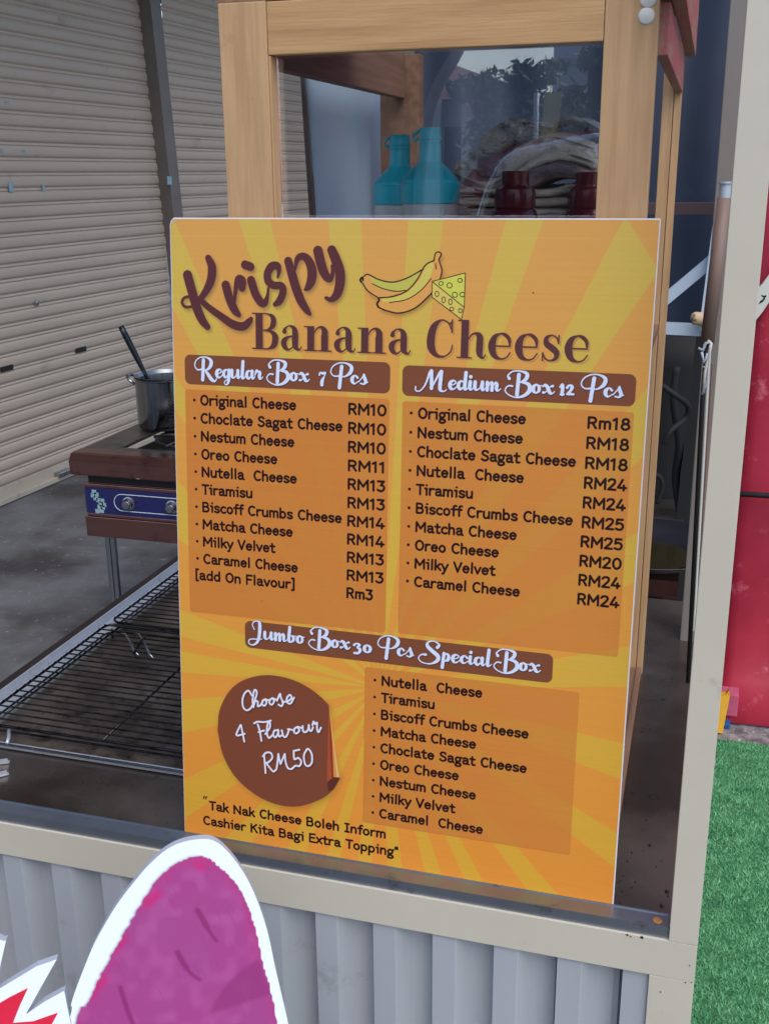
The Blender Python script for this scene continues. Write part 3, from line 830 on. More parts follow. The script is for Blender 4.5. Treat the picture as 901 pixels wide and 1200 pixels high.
    regular = [('Original Cheese', 'RM10'), ('Choclate Sagat Cheese', 'RM10'), ('Nestum Cheese', 'RM10'), ('Oreo Cheese', 'RM11'), ('Nutella  Cheese', 'RM13'), ('Tiramisu', 'RM13'),
               ('Biscoff Crumbs Cheese', 'RM14'), ('Matcha Cheese', 'RM14'), ('Milky Velvet', 'RM13'), ('Caramel Cheese', 'RM13')]
    medium = [('Original Cheese', 'Rm18'), ('Nestum Cheese', 'RM18'), ('Choclate Sagat Cheese', 'RM18'), ('Nutella  Cheese', 'RM24'), ('Tiramisu', 'RM24'), ('Biscoff Crumbs Cheese', 'RM25'),
              ('Matcha Cheese', 'RM25'), ('Oreo Cheese', 'RM20'), ('Milky Velvet', 'RM24'), ('Caramel Cheese', 'RM24')]
    jumbo = ['Nutella  Cheese', 'Tiramisu', 'Biscoff Crumbs Cheese', 'Matcha Cheese', 'Choclate Sagat Cheese', 'Oreo Cheese', 'Nestum Cheese', 'Milky Velvet', 'Caramel  Cheese']
    u = 192.5 / text_width('Choclate Sagat Cheese')
    def line(t, x, y, cap=13.6, w=None): write(P, mt, t, x, y, cap, w if w else u * text_width(t))
    def dot(x, y): P.stroke(mt, [(x, y), (x + .05, y)], 1.8, False)
    for i, (a, b) in enumerate(regular):
        y = 233.0 + 23.36 * i
        line(a, 36.8, y); dot(28.8, y - 6.4)
        write(P, mt, b, 236.2, 234.6 + 23.6 * i, 14.2, 50.0, 140)
    line('[add On Flavour]', 24.6, 466.2, 13.6, 142); write(P, mt, 'Rm3', 236.2, 234.6 + 236, 14.2, None, 140)
    for i, (a, b) in enumerate(medium):
        y = 235.2 + 23.52 * i
        line(a, 324.8, y); dot(316.6, y - 6.4)
        write(P, mt, b, 527.4, 236.2 + 23.66 * i, 14.2, 50.2, 140)
    for i, a in enumerate(jumbo):
        y = 583.6 + 23.3 * i
        line(a, 284.8, y); dot(276.2, y - 6.4)
    write(P, mt, '\u201c', 28.2, 798.6, 18.5, None, 62)
    line('Tak Nak Cheese Boleh Inform', 38.4, 798.6, 13.6, 257); line('Cashier Kita Bagi Extra Topping"', 28.8, 822.2, 13.6, 284)
    P.ink(mt, (32, 10, 14))
    # specks on the print
    m = P.mask()
    for x, y, r in ((458, 83, 1.0), (120, 486, .5), (350, 640, .4), (560, 300, .4)): P.stroke(m, [(x, y), (x + .1, y)], r, False)
    P.ink(m, (110, 60, 40))
    # slight ink unevenness: faint horizontal banding and grain
    r = np.random.default_rng(3)
    band = np.repeat(r.normal(0, 1, P.H // 6 + 2), 6)[:P.H].astype(np.float32)
    P.rgb *= (1 + .004 * band[:, None, None])
    P.rgb *= (1 + .012 * r.normal(0, 1, (P.H, P.W, 1)).astype(np.float32))
    return P


def draw_cutout(outline_mm, w, h):
    """the brushed magenta print of the cut-out, white rim with a stepped edge"""
    P = Print(w, h, 2.0)
    P.rgb[:] = np.array((240, 250, 253), np.float32) / 255
    r = np.random.default_rng(5)
    m = P.mask()
    step = 1.9                                           # the print was enlarged from a coarse picture: its edge goes in steps
    Q = catmull(outline_mm, 10, True)
    Q = [(round(q[0] / step) * step + .15 * (q[0] % step), round(q[1] / step) * step + .15 * (q[1] % step)) for q in Q]
    P.poly(m, Q)
    mm = m.copy()
    P.ink(np.roll(P.blur(m, 1.6), (-2, -3), (0, 1)), (120, 96, 128), .75)
    P.ink(m, (166, 66, 138))
    def nz(sc, seed):
        q = np.random.default_rng(seed)
        g = q.random((int(P.H / sc) + 3, int(P.W / sc) + 3)).astype(np.float32)
        yy = np.arange(P.H) / sc; xx = np.arange(P.W) / sc
        y0, x0 = yy.astype(int), xx.astype(int); fy = (yy - y0)[:, None]; fx = (xx - x0)[None, :]
        fy = fy * fy * (3 - 2 * fy); fx = fx * fx * (3 - 2 * fx)
        a = g[y0][:, x0]; b = g[y0][:, x0 + 1]; c = g[y0 + 1][:, x0]; d = g[y0 + 1][:, x0 + 1]
        return (a * (1 - fx) + b * fx) * (1 - fy) + (c * (1 - fx) + d * fx) * fy
    P.ink(mm * np.clip(nz(90, 1) * 2 - .8, 0, 1), (160, 72, 140), .5)
    P.ink(mm * np.clip(nz(26, 2) * 2 - 1, 0, 1), (184, 96, 164), .5)
    q = np.random.default_rng(21)
    hm = P.mask()
    for _ in range(260):
        x, y = q.uniform(0, P.W / P.k), q.uniform(0, P.H / P.k); L0 = q.uniform(6, 22)
        P.stroke(hm, [(x, y, .5), (x + L0 * .25, y + L0 * .5, 1.1), (x + L0 * .4, y + L0, .4)])
    P.ink(P.blur(hm, .8) * mm, (150, 54, 124), .25)
    hm = P.mask()
    for _ in range(160):
        x, y = q.uniform(0, P.W / P.k), q.uniform(0, P.H / P.k); L0 = q.uniform(6, 22)
        P.stroke(hm, [(x, y, .5), (x + L0 * .3, y + L0 * .5, 1.2), (x + L0 * .4, y + L0, .4)])
    P.ink(P.blur(hm, .8) * mm, (180, 84, 154), .25)
    edge = mm * (1 - np.clip(P.blur(mm, 9), 0, 1)) * 2.2
    P.ink(np.clip(edge * (.1 + nz(40, 4)), 0, 1), (196, 44, 120), .45)
    return P, mm

def image_mat(name, im, rough, spec=0.5, rib=0.0):
    X = bpy.data.materials.new(name)
    X.use_nodes = True
    nt = X.node_tree
    N, L = nt.nodes, nt.links
    b = N['Principled BSDF']
    b.inputs['Roughness'].default_value = rough
    b.inputs['Specular IOR Level'].default_value = spec
    t = N.new('ShaderNodeTexImage'); t.image = im; t.extension = 'EXTEND'
    L.new(t.outputs[0], b.inputs['Base Color'])
    tc = N.new('ShaderNodeTexCoord')
    nz = N.new('ShaderNodeTexNoise'); nz.inputs['Scale'].default_value = 3.0
    bp = N.new('ShaderNodeBump'); bp.inputs['Strength'].default_value = 0.05; bp.inputs['Distance'].default_value = .01
    L.new(tc.outputs['Object'], nz.inputs[0])
    if rib:
        wv = N.new('ShaderNodeTexWave'); wv.bands_direction = 'Z'; wv.inputs['Scale'].default_value = rib
        wv.inputs['Distortion'].default_value = .6; wv.inputs['Detail'].default_value = 1
        L.new(tc.outputs['Object'], wv.inputs[0])
        ad = N.new('ShaderNodeMath'); ad.operation = 'MULTIPLY_ADD'; ad.inputs[1].default_value = .006
        L.new(wv.outputs[0], ad.inputs[0]); L.new(nz.outputs[0], ad.inputs[2])
        L.new(ad.outputs[0], bp.inputs['Height'])
    else:
        L.new(nz.outputs[0], bp.inputs['Height'])
    L.new(bp.outputs[0], b.inputs['Normal'])
    return X


# ================================================================== SETTING
# ground sheet reaching the horizon, rougher strip and turf at the right
g = link('ground', mesh('ground', [(-300, -300, 0), (300, -300, 0), (300, 300, 0), (-300, 300, 0)], [(0, 1, 2, 3)]), M['asphalt'])
tag(g, 'dark worn concrete ground with pale scuffs left of the stall', kind='structure')
gv = link('gravel_strip', mesh('gravel', [(0.0, 2.9, .004), (4, 2.9, .004), (4, 4.5, .004), (0.0, 4.5, .004)], [(0, 1, 2, 3)]), M['gravel_ground'])
tag(gv, 'rough grey concrete strip between the turf and the red sheet', kind='structure')
tf = link('turf_base', mesh('turf_base', [(.03, .5, .008), (3.2, .5, .008), (3.2, 3.12, .008), (.03, 3.12, .008)], [(0, 1, 2, 3)]), M['turf'])
tag(tf, 'green artificial turf beside the stall', kind='structure')
nb = 190000
bx = rng.uniform(.03, .95, nb); by = rng.uniform(.9, 3.12, nb)
ba = rng.uniform(0, math.pi * 2, nb); bh = rng.uniform(.004, .010, nb); bw = rng.uniform(.0011, .0022, nb)
lx, ly = rng.normal(0, .0045, nb), rng.normal(0, .0045, nb)
V = np.empty((nb, 3, 3), np.float32)
V[:, 0] = np.stack([bx - np.cos(ba) * bw, by - np.sin(ba) * bw, np.full(nb, .008)], 1)
V[:, 1] = np.stack([bx + np.cos(ba) * bw, by + np.sin(ba) * bw, np.full(nb, .008)], 1)
V[:, 2] = np.stack([bx + lx, by + ly, .008 + bh], 1)
me = bpy.data.meshes.new('turf_blades')
me.vertices.add(nb * 3); me.vertices.foreach_set('co', V.ravel())
me.loops.add(nb * 3); me.loops.foreach_set('vertex_index', np.arange(nb * 3, dtype=np.int32))
me.polygons.add(nb); me.polygons.foreach_set('loop_start', np.arange(0, nb * 3, 3, dtype=np.int32))
me.update(calc_edges=True)
tag(link('turf_blades', me, M['blade']), 'short green plastic turf blades at the right edge', 'turf', kind='stuff')

# the covered walkway: unseen slab added overhead for its shade, back wall, wall above the shutters
def wall_pt(s, off=0.0):
    d = Vector((0.0635, 0.998, 0)); n = Vector((0.998, -0.0635, 0))
    return Vector((-3.549, 4.732, 0)) + d * s + n * off
WD = Vector((0.06350048, 0.99798181, 0)); WN = Vector((0.99798181, -0.06350048, 0))
ceil = box('unseen_shade_slab', -5.5, -2.3, 1.0, 14.5, 3.35, 3.55, M['concrete'])
tag(ceil, 'unseen concrete slab added over the walkway for its shade', kind='structure')
bw_ = box('back_wall', -4.5, 2.6, 14.0, 14.2, 0, 3.35, M['concrete'])
tag(bw_, 'grey wall closing the far end of the walkway', 'wall', kind='structure')

# ---------------------------------------------------------------- roller shutters
PITCH = .0765
def slat_profile():
    # (out from the wall, up) for one curtain slat
    return [(.001, .000), (.001, .003), (.007, .006), (.0105, .012), (.0120, .024), (.0122, .036), (.0114, .047), (.0085, .0550), (.0025, .0585), (.002, .0615), (.0068, .0635), (.0078, .067), (.0062, .0705), (.001, .0735), (.001, PITCH)]
def slat_mesh(s0, s1):
    verts, faces = [], []
    pr = slat_profile()
    for s in (s0, s1):
        for o, z in pr:
            p = WD * s + WN * o
            verts.append((p.x, p.y, z))
    n = len(pr)
    for i in range(n - 1): faces.append((i, n + i, n + i + 1, i + 1))
    me = mesh('slat', verts, faces, True)
    return me
def shutter(name, s0, s1, label, nsl):
    t = thing(name, label, 'roller shutter', wall_pt(0), 'roller shutters of the closed shops')
    me = slat_mesh(s0, s1)
    for i in range(nsl):
        o = link('slat', me, M['shutter'], t, (0, 0, .098 + i * PITCH))
        o.rotation_euler = (0, 0, random.uniform(-.0004, .0004))
    bm = bmesh.new()
    add_box(bm, 0, 1, 0, 1, 0, 1)
    def bar(z0, z1, o0, o1, nm):
        b2 = bmesh.new(); add_box(b2, -.5 * (s1 - s0), .5 * (s1 - s0), 0, o1 - o0, z0, z1)
        ob = link(nm, bm_mesh(b2, nm, bevel=.002), M['shutter_bar'], t)
        ob.rotation_euler = (0, 0, math.atan2(WD.y, WD.x) + math.pi)
        c = WD * (s0 + s1) / 2 + WN * o0
        ob.rotation_euler = (0, 0, math.atan2(WN.y, WN.x) - math.pi / 2)
        ob.location = c
        return ob
    bm.free()
    bar(.035, .098, -.002, .010, 'bottom_rail'); bar(.008, .035, -.006, .034, 'bottom_lip')
    return t
sh1 = shutter('roller_shutter', -2.6, 1.86, 'grey beige roller shutter at the far left with two lock slots', 42)
sh2 = shutter('roller_shutter', 2.0, 9.2, 'roller shutter beyond the dark guide, partly behind the wooden cabinet', 42)
# lock slots and a key button on the first shutter, set into its face
def on_wall(px, py, off):
    P = wall_pt(0, off)
    return hit(px, py, P, WN) - wall_pt(0)
def wall_box(nm, px, py, w, h, t_, off, mt, par):
    c = on_wall(px, py, off)
    b2 = bmesh.new(); add_box(b2, -w / 2, w / 2, -t_ / 2, t_ / 2, -h / 2, h / 2)
    ob = link(nm, bm_mesh(b2, nm, bevel=min(w, h, t_) * .2), mt, par, c)
    ob.rotation_euler = (0, 0, math.atan2(WD.y, WD.x))
    return ob
wall_box('lock_slot', 8, 431.5, .10, .028, .006, .0125, M['black'], sh1)
wall_box('lock_slot', 95, 409.5, .10, .028, .006, .0125, M['black'], sh1)
k = lathe('key_button', [(.0, 0), (.016, 0), (.016, .005), (.009, .008), (0, .008)], M['steel'], sh1, on_wall(43, 354.5, .0155), 20, False, False)
k.rotation_euler = (0, math.radians(90), 0)
for px, py, w, h in ((13, 219, .035, .045), (51, 219, .018, .035), (8, 119, .03, .01), (3, 176, .02, .02), (28, 176, .03, .01)):
    wall_box('paint_chip', px, py, w, h, .0012, .0162, M['worn_print'], sh1)
wall_box('latch_bolt', 74, 554, .12, .03, .04, .03, M['steel'], sh1)
# guide rail between the shutters, leaning a little like in the picture
gp0 = wall_pt(0) + on_wall(211, 330, .05); gp1 = wall_pt(0) + on_wall(172, -25, .05)
gt = thing('shutter_guide', 'dark steel guide channel between the two roller shutters', 'guide channel', (gp0.x, gp0.y, 0))
def post_between(nm, a, b, w, d, mt, par, ofs=Vector((0, 0, 0))):
    a, b = Vector(a), Vector(b)
    L = (b - a).length
    bm = bmesh.new(); add_box(bm, -w / 2, w / 2, -d / 2, d / 2, 0, L)
    ob = link(nm, bm_mesh(bm, nm, bevel=.002), mt, par)
    q = (b - a).to_track_quat('Z', 'Y')
    ob.rotation_mode = 'QUATERNION'
    ob.rotation_quaternion = q
    ob.location = a - (par.location if par else Vector((0, 0, 0)))
    return ob
dirg = (gp1 - gp0).normalized()
gb = gp0 - dirg * (gp0.z / dirg.z); gtop = gp0 + dirg * ((3.34 - gp0.z) / dirg.z)
post_between('channel', gb, gtop, .085, .12, M['guide'], gt)
chip = wall_box('blue_sticker', 199, 211, .05, .05, .004, .125, M['worn_print'], gt)
chip.location = hit(198.5, 211, wall_pt(0, .125), WN) - gt.location

# ================================================================== THE STALL
CT = .775                                    # counter level
stall = thing('food_stall', 'beige steel framed food stall with grey corrugated front and steel counter', 'food stall', (-.56, 1.17, 0))
SO = Vector((-.56, 1.17, 0))
def sbox(nm, x0, x1, y0, y1, z0, z1, mt, bevel=.0, par=None):
    o = box(nm, x0, x1, y0, y1, z0, z1, mt, stall if par is None else par, bevel)
    o.location = o.location - SO if par is None else o.location - SO - par.location
    return o
rp = sbox('front_post', .018, .052, 1.150, 1.184, .7814, 2.35, M['beige'], .0008)
sbox('front_post', -.002, .052, 1.150, 1.184, 0, .7266, M['beige'], .0008)
sbox('front_post', -1.30, -1.266, 1.150, 1.184, 0, .781, M['beige'], .0016)
sbox('top_rail', -1.265, .052, 1.150, 1.184, .727, .781, M['beige'], .0006)
sbox('bottom_rail', -1.265, -.003, 1.151, 1.183, .08, .13, M['beige'], .0016)
sbox('rear_post', -.03, -.001, 2.26, 2.29, 0, .75, M['beige'], .001)
sbox('rear_post', -1.19, -1.16, 2.25, 2.28, 0, .75, M['beige'], .001)
#sbox('corner_plate', -.004, .017, 1.1515, 1.1825, .700, .7265, M['beige'], .003)
# lower part of the post is wider (a plate welded under the rail)
#sbox('post_plate', -.001, .0175, 1.1525, 1.1815, .13, .699, M['beige'], .001)
# dents and flaked paint on the corner
for (px, py, r) in ((803, 1152, .0011), (808, 1132, .0009), (735, 1096, .0016), (752, 1099, .0022), (774, 1163, .001), (739, 1098, .001), (810, 1152, .0008)):
    c = at(px, py, 'y', 1.1496) - SO
    lathe('paint_flake', [(0, 0), (r, .0002), (r * .8, .0006), (0, .0007)], M['dark_steel'], stall, c, 7, False, False).rotation_euler = (math.radians(90), random.random() * 3, 0)
# screw heads
sc = lathe('screw_head', [(.0, 0), (.004, 0), (.0036, .0012), (.0, .002)], M['steel'], stall, at(827, 900, 'y', 1.17) - SO + Vector((.003, 0, 0)), 12, False, False)
sc.rotation_euler = (0, math.radians(90), 0)
# aluminium channel lying on the rail; the board stands in it
prof = [(1.1535, .7815), (1.1535, .7975), (1.156, .7975), (1.156, .7962), (1.179, .7962), (1.179, .7975), (1.1815, .7975), (1.1815, .7815)]
x0, x1 = -1.262, .0165
verts = [(x - SO.x, y - SO.y, z) for x in (x0, x1) for y, z in prof]
n = len(prof)
link('channel_ledge', mesh('channel', verts, [(i, (i + 1) % n, n + (i + 1) % n, n + i) for i in range(n)] + [tuple(range(n))[::-1], tuple(range(n, 2 * n))]), M['alu'], stall)
# counter sheet, with a shallow upstand along the left edge
sbox('counter_top', -1.197, .050, 1.185, 2.30, .752, CT, M['steel_counter'], .001)
sbox('side_strip', -1.172, -1.168, 1.42, 2.29, CT + .0005, CT + .018, M['galv'])
sbox('side_strip_flat', -1.1675, -1.118, 1.38, 2.29, CT + .0005, CT + .002, M['galv'])
sbox('edge_bar', -1.1965, -1.1725, 1.186, 2.29, CT + .0005, CT + .014, M['dark_steel'], .002)
#sbox('edge_sheet', -1.262, -1.206, 1.186, 2.29, CT + .0005, CT + .003, M['dark_steel'])
# corrugated sheet: trapezoid ribs, one object per sheet
def corr(nm, xs, xe, y_back):
    P, ph = .0819, .0
    pts = []
    x = xs
    k0 = math.floor((xs + .277) / P)
    k_ = k0
    marks = []
    k_ -= 1
    while True:
        a = -.277 + k_ * P - .004
        for o, d in ((0, .036), (.0012, .0), (.0315, 0.0), (.0335, .001), (.038, .006), (.044, .0135), (.050, .0195), (.057, .0238), (.065, .0262), (.0790, .027), (.0796, .036), (.0818, .036)):
            marks.append((a + o, d))
        k_ += 1
        if a > xe: break
    allm = marks
    marks = [m_ for m_ in marks if xs < m_[0] < xe]
    ip = lambda q: float(np.interp(q, [a_[0] for a_ in allm], [a_[1] for a_ in allm]))
    marks = [(xs, ip(xs))] + marks + [(xe, ip(xe))]
    v, f = [], []
    th = .0009
    for x, d in marks:
        v += [(x - SO.x, y_back - .026 + d - SO.y, .13), (x - SO.x, y_back - .026 + d - SO.y, .7268)]
    base = len(v)
    for x, d in marks:
        v += [(x - SO.x, y_back - .026 + d + th - SO.y, .13), (x - SO.x, y_back - .026 + d + th - SO.y, .7268)]
    for i in range(len(marks) - 1):
        a = i * 2
        f.append((a, a + 2, a + 3, a + 1)); f.append((base + a, base + a + 1, base + a + 3, base + a + 2))
        f.append((a + 1, a + 3, base + a + 3, base + a + 1))
    return link(nm, mesh(nm, v, f), M['corrugated'], stall)
corr('corrugated_sheet', -1.264, -.0455, 1.180)
corr('corrugated_sheet', -.0475, .0055, 1.1825)

# rubber-dark side wall below the counter on the left
sbox('side_panel', -1.196, -1.192, 1.186, 2.278, .14, .75, M['corrugated'])
# orange blob of batter on the ledge
c = at(770.5, 1079.5, 'z', .7965) - SO
lathe('batter_spot', [(.0, .0), (.0062, .0003), (.0058, .0009), (.003, .0014), (0, .0015)], mat('orange_batter', s2l(176, 128, 74), .4, var=.3, vscale=200), stall, c, 18, False, False)
# crumbs and char specks on the counter
bm = bmesh.new()
specks = [(at(px, py, 'z', CT), r) for px, py, r in ((761, 991, .0028), (782, 1046, .0035), (783, 1051, .002), (741, 930, .003), (763, 934, .004), (772, 936, .002), (777, 820, .003), (740, 1000, .0018), (748, 800, .004), (735, 1010, .0015), (757, 962, .0018), (775, 1063, .0028), (752, 858, .0025), (800, 905, .0035), (775, 1010, .0012), (740, 1041, .0012), (725, 1035, .001))]
for i in range(60):
    specks.append((Vector((random.uniform(-1.1, 0), random.uniform(1.2, 1.34), CT)), random.uniform(.0004, .0011)))
for i in range(40):
    specks.append((Vector((random.uniform(-.06, 0), random.uniform(1.2, 2.2), CT)), random.uniform(.0005, .0014)))
for c, r in specks:
    vs = []
    nn = 7
    st_ = random.random() * 6
    vt = bm.verts.new((c.x - SO.x, c.y - SO.y, c.z + r * .5))
    ring = [bm.verts.new((c.x - SO.x + r * random.uniform(.6, 1.25) * math.cos(st_ + 6.283 * j / nn), c.y - SO.y + 1.6 * r * random.uniform(.6, 1.25) * math.sin(st_ + 6.283 * j / nn), c.z + .0004)) for j in range(nn)]
    for j in range(nn): bm.faces.new([ring[j], ring[(j + 1) % nn], vt])
cr = link('crumbs', bm_mesh(bm, 'crumbs'), M['black'], stall)
cr['kind'] = 'stuff'

# ---------------------------------------------------------------- the frying tray and wire racks
tr = thing('drip_tray', 'shallow burnt black drip tray under the wire racks', 'tray', (-.80, 1.78, CT))
def tbox(nm, x0, x1, y0, y1, z0, z1, mt, par, bevel=0.0):
    o = box(nm, x0, x1, y0, y1, z0, z1, mt, par, bevel)
    o.location = o.location - par.location
    return o
tbox('tray_floor', -1.112, -.40, 1.347, 2.27, CT + .0025, CT + .005, M['tray'], tr)
tbox('tray_rim', -1.112, -.40, 1.343, 1.3465, CT + .0025, CT + .013, M['galv'], tr, .001)
tbox('tray_rim', -1.112, -.40, 1.338, 1.3425, CT + .0105, CT + .0135, M['steel'], tr, .001)
tbox('tray_rim', -1.116, -1.1125, 1.343, 2.27, CT + .0025, CT + .013, M['galv'], tr, .001)
tbox('tray_rim', -.3995, -.396, 1.343, 2.27, CT + .0025, CT + .013, M['galv'], tr, .001)
tbox('tray_rim', -1.112, -.40, 2.2705, 2.274, CT + .0025, CT + .013, M['galv'], tr, .001)
# small chrome clips left by the tray
for px, py, a in ((3, 893, .5), (2, 908, .8)):
    c = at(px, py, 'z', CT + .004)
    cl = thing('steel_clip', 'small bright steel offcut at the left edge of the counter, ' + ('nearer the tray' if py < 900 else 'nearer the ledge'), 'steel clip', c)
    b2 = box('clip_plate', -.016, .010, -.004, .004, -.003, -.001, M['galv'], cl, .0004); b2.rotation_euler = (0, 0, a)
    b3 = box('clip_lip', -.016, .010, -.0045, -.0035, -.003, .006, M['galv'], cl, .0002); b3.rotation_euler = (0, 0, a)

def rack(label, x0, x1, y0, y1, z, nw):
    t = thing('wire_rack', label, 'wire rack', ((x0 + x1) / 2, (y0 + y1) / 2, CT), 'wire cooling racks on the drip tray')
    o = t.location
    r = .022
    pts = []
    for cx, cy, a0 in ((x1 - r, y0 + r, -90), (x1 - r, y1 - r, 0), (x0 + r, y1 - r, 90), (x0 + r, y0 + r, 180)):
        for q in range(0, 91, 18):
            an = math.radians(a0 + q)
            pts.append(Vector((cx + r * math.cos(an), cy + r * math.sin(an), z)) - o)
    tube('outer_frame', pts, .0026, M['wire'], t, 8, True)
    wm = tube_mesh('wire', [(-(x1 - x0) / 2, 0, 0), ((x1 - x0) / 2, 0, 0)], .0016, 6)
    for i in range(nw):
        y = y0 + (i + .8) * (y1 - y0) / (nw + .6)
        w_ = link('wire', wm, M['wire'], t, (0, y - o.y, z - o.z + .0032))
        w_.rotation_euler = (0, random.uniform(-.0015, .0015), random.uniform(-.006, .006))
    rm = tube_mesh('support_rod', [(0, -(y1 - y0) / 2, 0), (0, (y1 - y0) / 2, 0)], .0021, 8)
    for fx in (.0, .045, .34, .66, .955, 1.0):
        if fx in (0., 1.): continue
        link('support_rod', rm, M['wire'], t, (x0 + fx * (x1 - x0) - o.x, 0, z - o.z + .0008))
    tube('lower_frame', [p_ + Vector((0, 0, -.013)) for p_ in [Vector((q_.x * .985, q_.y * .97, q_.z)) for q_ in pts]], .0019, M['wire'], t, 8, True)
    fm = tube_mesh('foot', [(0, 0, 0), (0, 0, -(z - CT - .006))], .0024, 8)
    for fx in (.03, .97):
        for fy in (.05, .95):
            link('foot', fm, M['wire'], t, (x0 + fx * (x1 - x0) - o.x, y0 + fy * (y1 - y0) - o.y, z - o.z))
    return t
RK = CT + .026
rack('front wire cooling rack with a rounded corner by the counter edge', -1.128, -.42, 1.372, 1.805, RK, 21)
rack('rear wire cooling rack running back behind the menu board', -1.128, -.42, 1.815, 2.262, RK, 21)
# bright hooks where the racks meet
for k_, (q0, q1) in enumerate((((147, 743), (158, 764)), ((163, 744), (175, 767)), ((172, 746), (157, 767)))):
    c = at(*q0, 'z', RK + .007); c2 = at(*q1, 'z', RK + .007) - c
    h = thing('wire_hook', 'shiny bent wire hook lying across the joint of the racks, ' + ('leftmost of three', 'rightmost of three', 'crossing over the rightmost one')[k_], 'hook', c)
    tube('hook_wire', [(-.012, .004, -.003 + .004 * (k_ == 2)), (0, 0, .002 * k_), tuple(c2 * .5 + Vector((0, 0, .003 + .002 * k_))), tuple(c2 + Vector((0, 0, .001 * k_))), tuple(c2 + Vector((.012, -.006, -.004)))], .0021, M['steel'] if k_ < 2 else M['wire'], h, 8)
c = at(10.5, 866, 'z', RK + .004)
h = thing('wire_hook', 'bright bent wire hook at the front left corner of the racks', 'hook', c)
tube('hook_wire', [(-.012, .018, .004), (0, 0, .002), (.008, -.016, .002)], .003, M['galv'], h, 8)

# ================================================================== MENU BOARD
TLp, TRp = Vector((-.6465, 1.2600, 1.6310)), Vector((-.0520, 1.2600, 1.6310))
BLp = Vector((-.6465, 1.1815 - .0005, .7945))
up = (TLp - BLp).normalized(); right = Vector((1, 0, 0)); nrm = right.cross(up)       # towards the viewer = -y side
if nrm.y > 0: nrm = -nrm
Hh = (TLp - BLp).length
board = thing('menu_board', 'large orange and yellow food price board leaning on the wooden cabinet', 'menu board', BLp)
tilt = math.atan2(up.y, up.z)
board.rotation_euler = (-tilt, 0, 0)
th = .0052
bm = bmesh.new()
# body outline with slightly worn corners, extruded back
o2 = [(0, .003), (.003, 0), (.5945, 0), (.5945, Hh - .001), (.5935, Hh), (.006, Hh), (.002, Hh - .003), (0, Hh - .009)]
fr = [bm.verts.new((x, 0, z)) for x, z in o2]; bk = [bm.verts.new((x, th, z)) for x, z in o2]
bm.faces.new(fr[::-1]); bm.faces.new(bk)
for i in range(len(o2)):
    j = (i + 1) % len(o2); bm.faces.new([fr[i], fr[j], bk[j], bk[i]])
bmesh.ops.recalc_face_normals(bm, faces=bm.faces)
core = link('foam_core', bm_mesh(bm, 'foam_core'), M['foam'], board)
mp = draw_menu()
im = mp.image('menu_print')
me = mesh('printed_face', [(x, -.0006, z) for x, z in [(.0008, .003), (.0036, .0008), (.5930, .0008), (.5934, Hh - .0016), (.007, Hh - .0016), (.0034, Hh - .004), (.0012, Hh - .010)]], [tuple(range(7))])
uv = me.uv_layers.new(name='UVMap')
for lp in me.loops:
    v = me.vertices[lp.vertex_index].co
    uv.data[lp.index].uv = (v.x / .594, v.z / Hh)
pf = link('printed_face', me, image_mat('menu_board_print', im, .48, .3, rib=160), board)
# torn laminate at the top left corner
tn = link('torn_corner', mesh('torn', [(.001, -.0009, Hh - .009), (.004, -.0009, Hh - .0022), (.014, -.0009, Hh - .0022), (.0075, -.0009, Hh - .0045), (.0035, -.0009, Hh - .0075)], [(0, 4, 3, 2, 1)]), M['log'], board)

# ================================================================== WOODEN CABINET
CX0, CX1, CY = -.574, -.068, 1.275
cab = thing('wooden_cabinet', 'wooden display cabinet with glass front standing behind the menu board', 'cabinet', (-.321, 1.6, CT))
CO = Vector((-.321, 1.6, CT))
def cbox(nm, x0, x1, y0, y1, z0, z1, mt, bevel=.0015, par=None):
    o = box(nm, x0, x1, y0, y1, z0, z1, mt, cab, bevel)
    o.location = o.location - CO
    return o
WB = 1.42                                   # shelf height
zb = CT + .001
cbox('post', CX0, -.5135, CY, CY + .020, zb, 1.8735, M['wood_z'])
cbox('post', -.1245, CX1, CY, CY + .020, zb, 1.935, M['wood_z'])
cbox('post_edge', -.5132, -.5105, CY + .002, CY + .022, WB, 1.8145, M['wood_z'], .0005)
cbox('front_rail', -.5130, -.1250, CY + .0008, CY + .019, 1.8150, 1.8728, M['wood_x'])
cbox('front_rail', -.5130, -.1250, CY + .0008, CY + .019, 1.36, 1.42, M['wood_x'])
cbox('front_rail', -.5130, -.1250, CY + .0008, CY + .019, zb, zb + .05, M['wood_x'])
cbox('front_panel', -.5128, -.1252, CY + .006, CY + .012, zb + .0505, 1.3595, M['wood_in'], 0)
cbox('shelf', -.572, -.070, CY + .021, 1.925, WB, WB + .012, M['wood_in'], 0)
cbox('floor', -.572, -.070, CY + .021, 1.925, zb + .001, zb + .013, M['wood_in'], 0)
# left side: inner faces of the rails
cbox('side_rail', -.5340, -.5150, CY + .0205, 1.896, 1.8035, 1.8730, M['wood_in'])
cbox('side_rail', -.573, -.556, CY + .0205, 1.895, zb, zb + .05, M['wood_in'])
# right side
cbox('side_rail', -.0700, -.0572, CY + .0205, 1.900, 1.800, 1.8533, M['wood_red'])
cbox('side_rail', -.0700, -.0600, CY + .0205, 1.900, zb, zb + .016, M['wood_in'])
cbox('rear_post', -.0880, -.0708, 1.901, 1.925, zb, 1.8735, M['wood_z'], .0012)
cbox('rear_post', -.0698, -.0585, 1.902, 1.926, zb, 1.8735, M['wood_z'], .0012)
cbox('rear_post', -.560, -.490, 1.897, 1.925, zb, 1.8735, M['wood_in'])
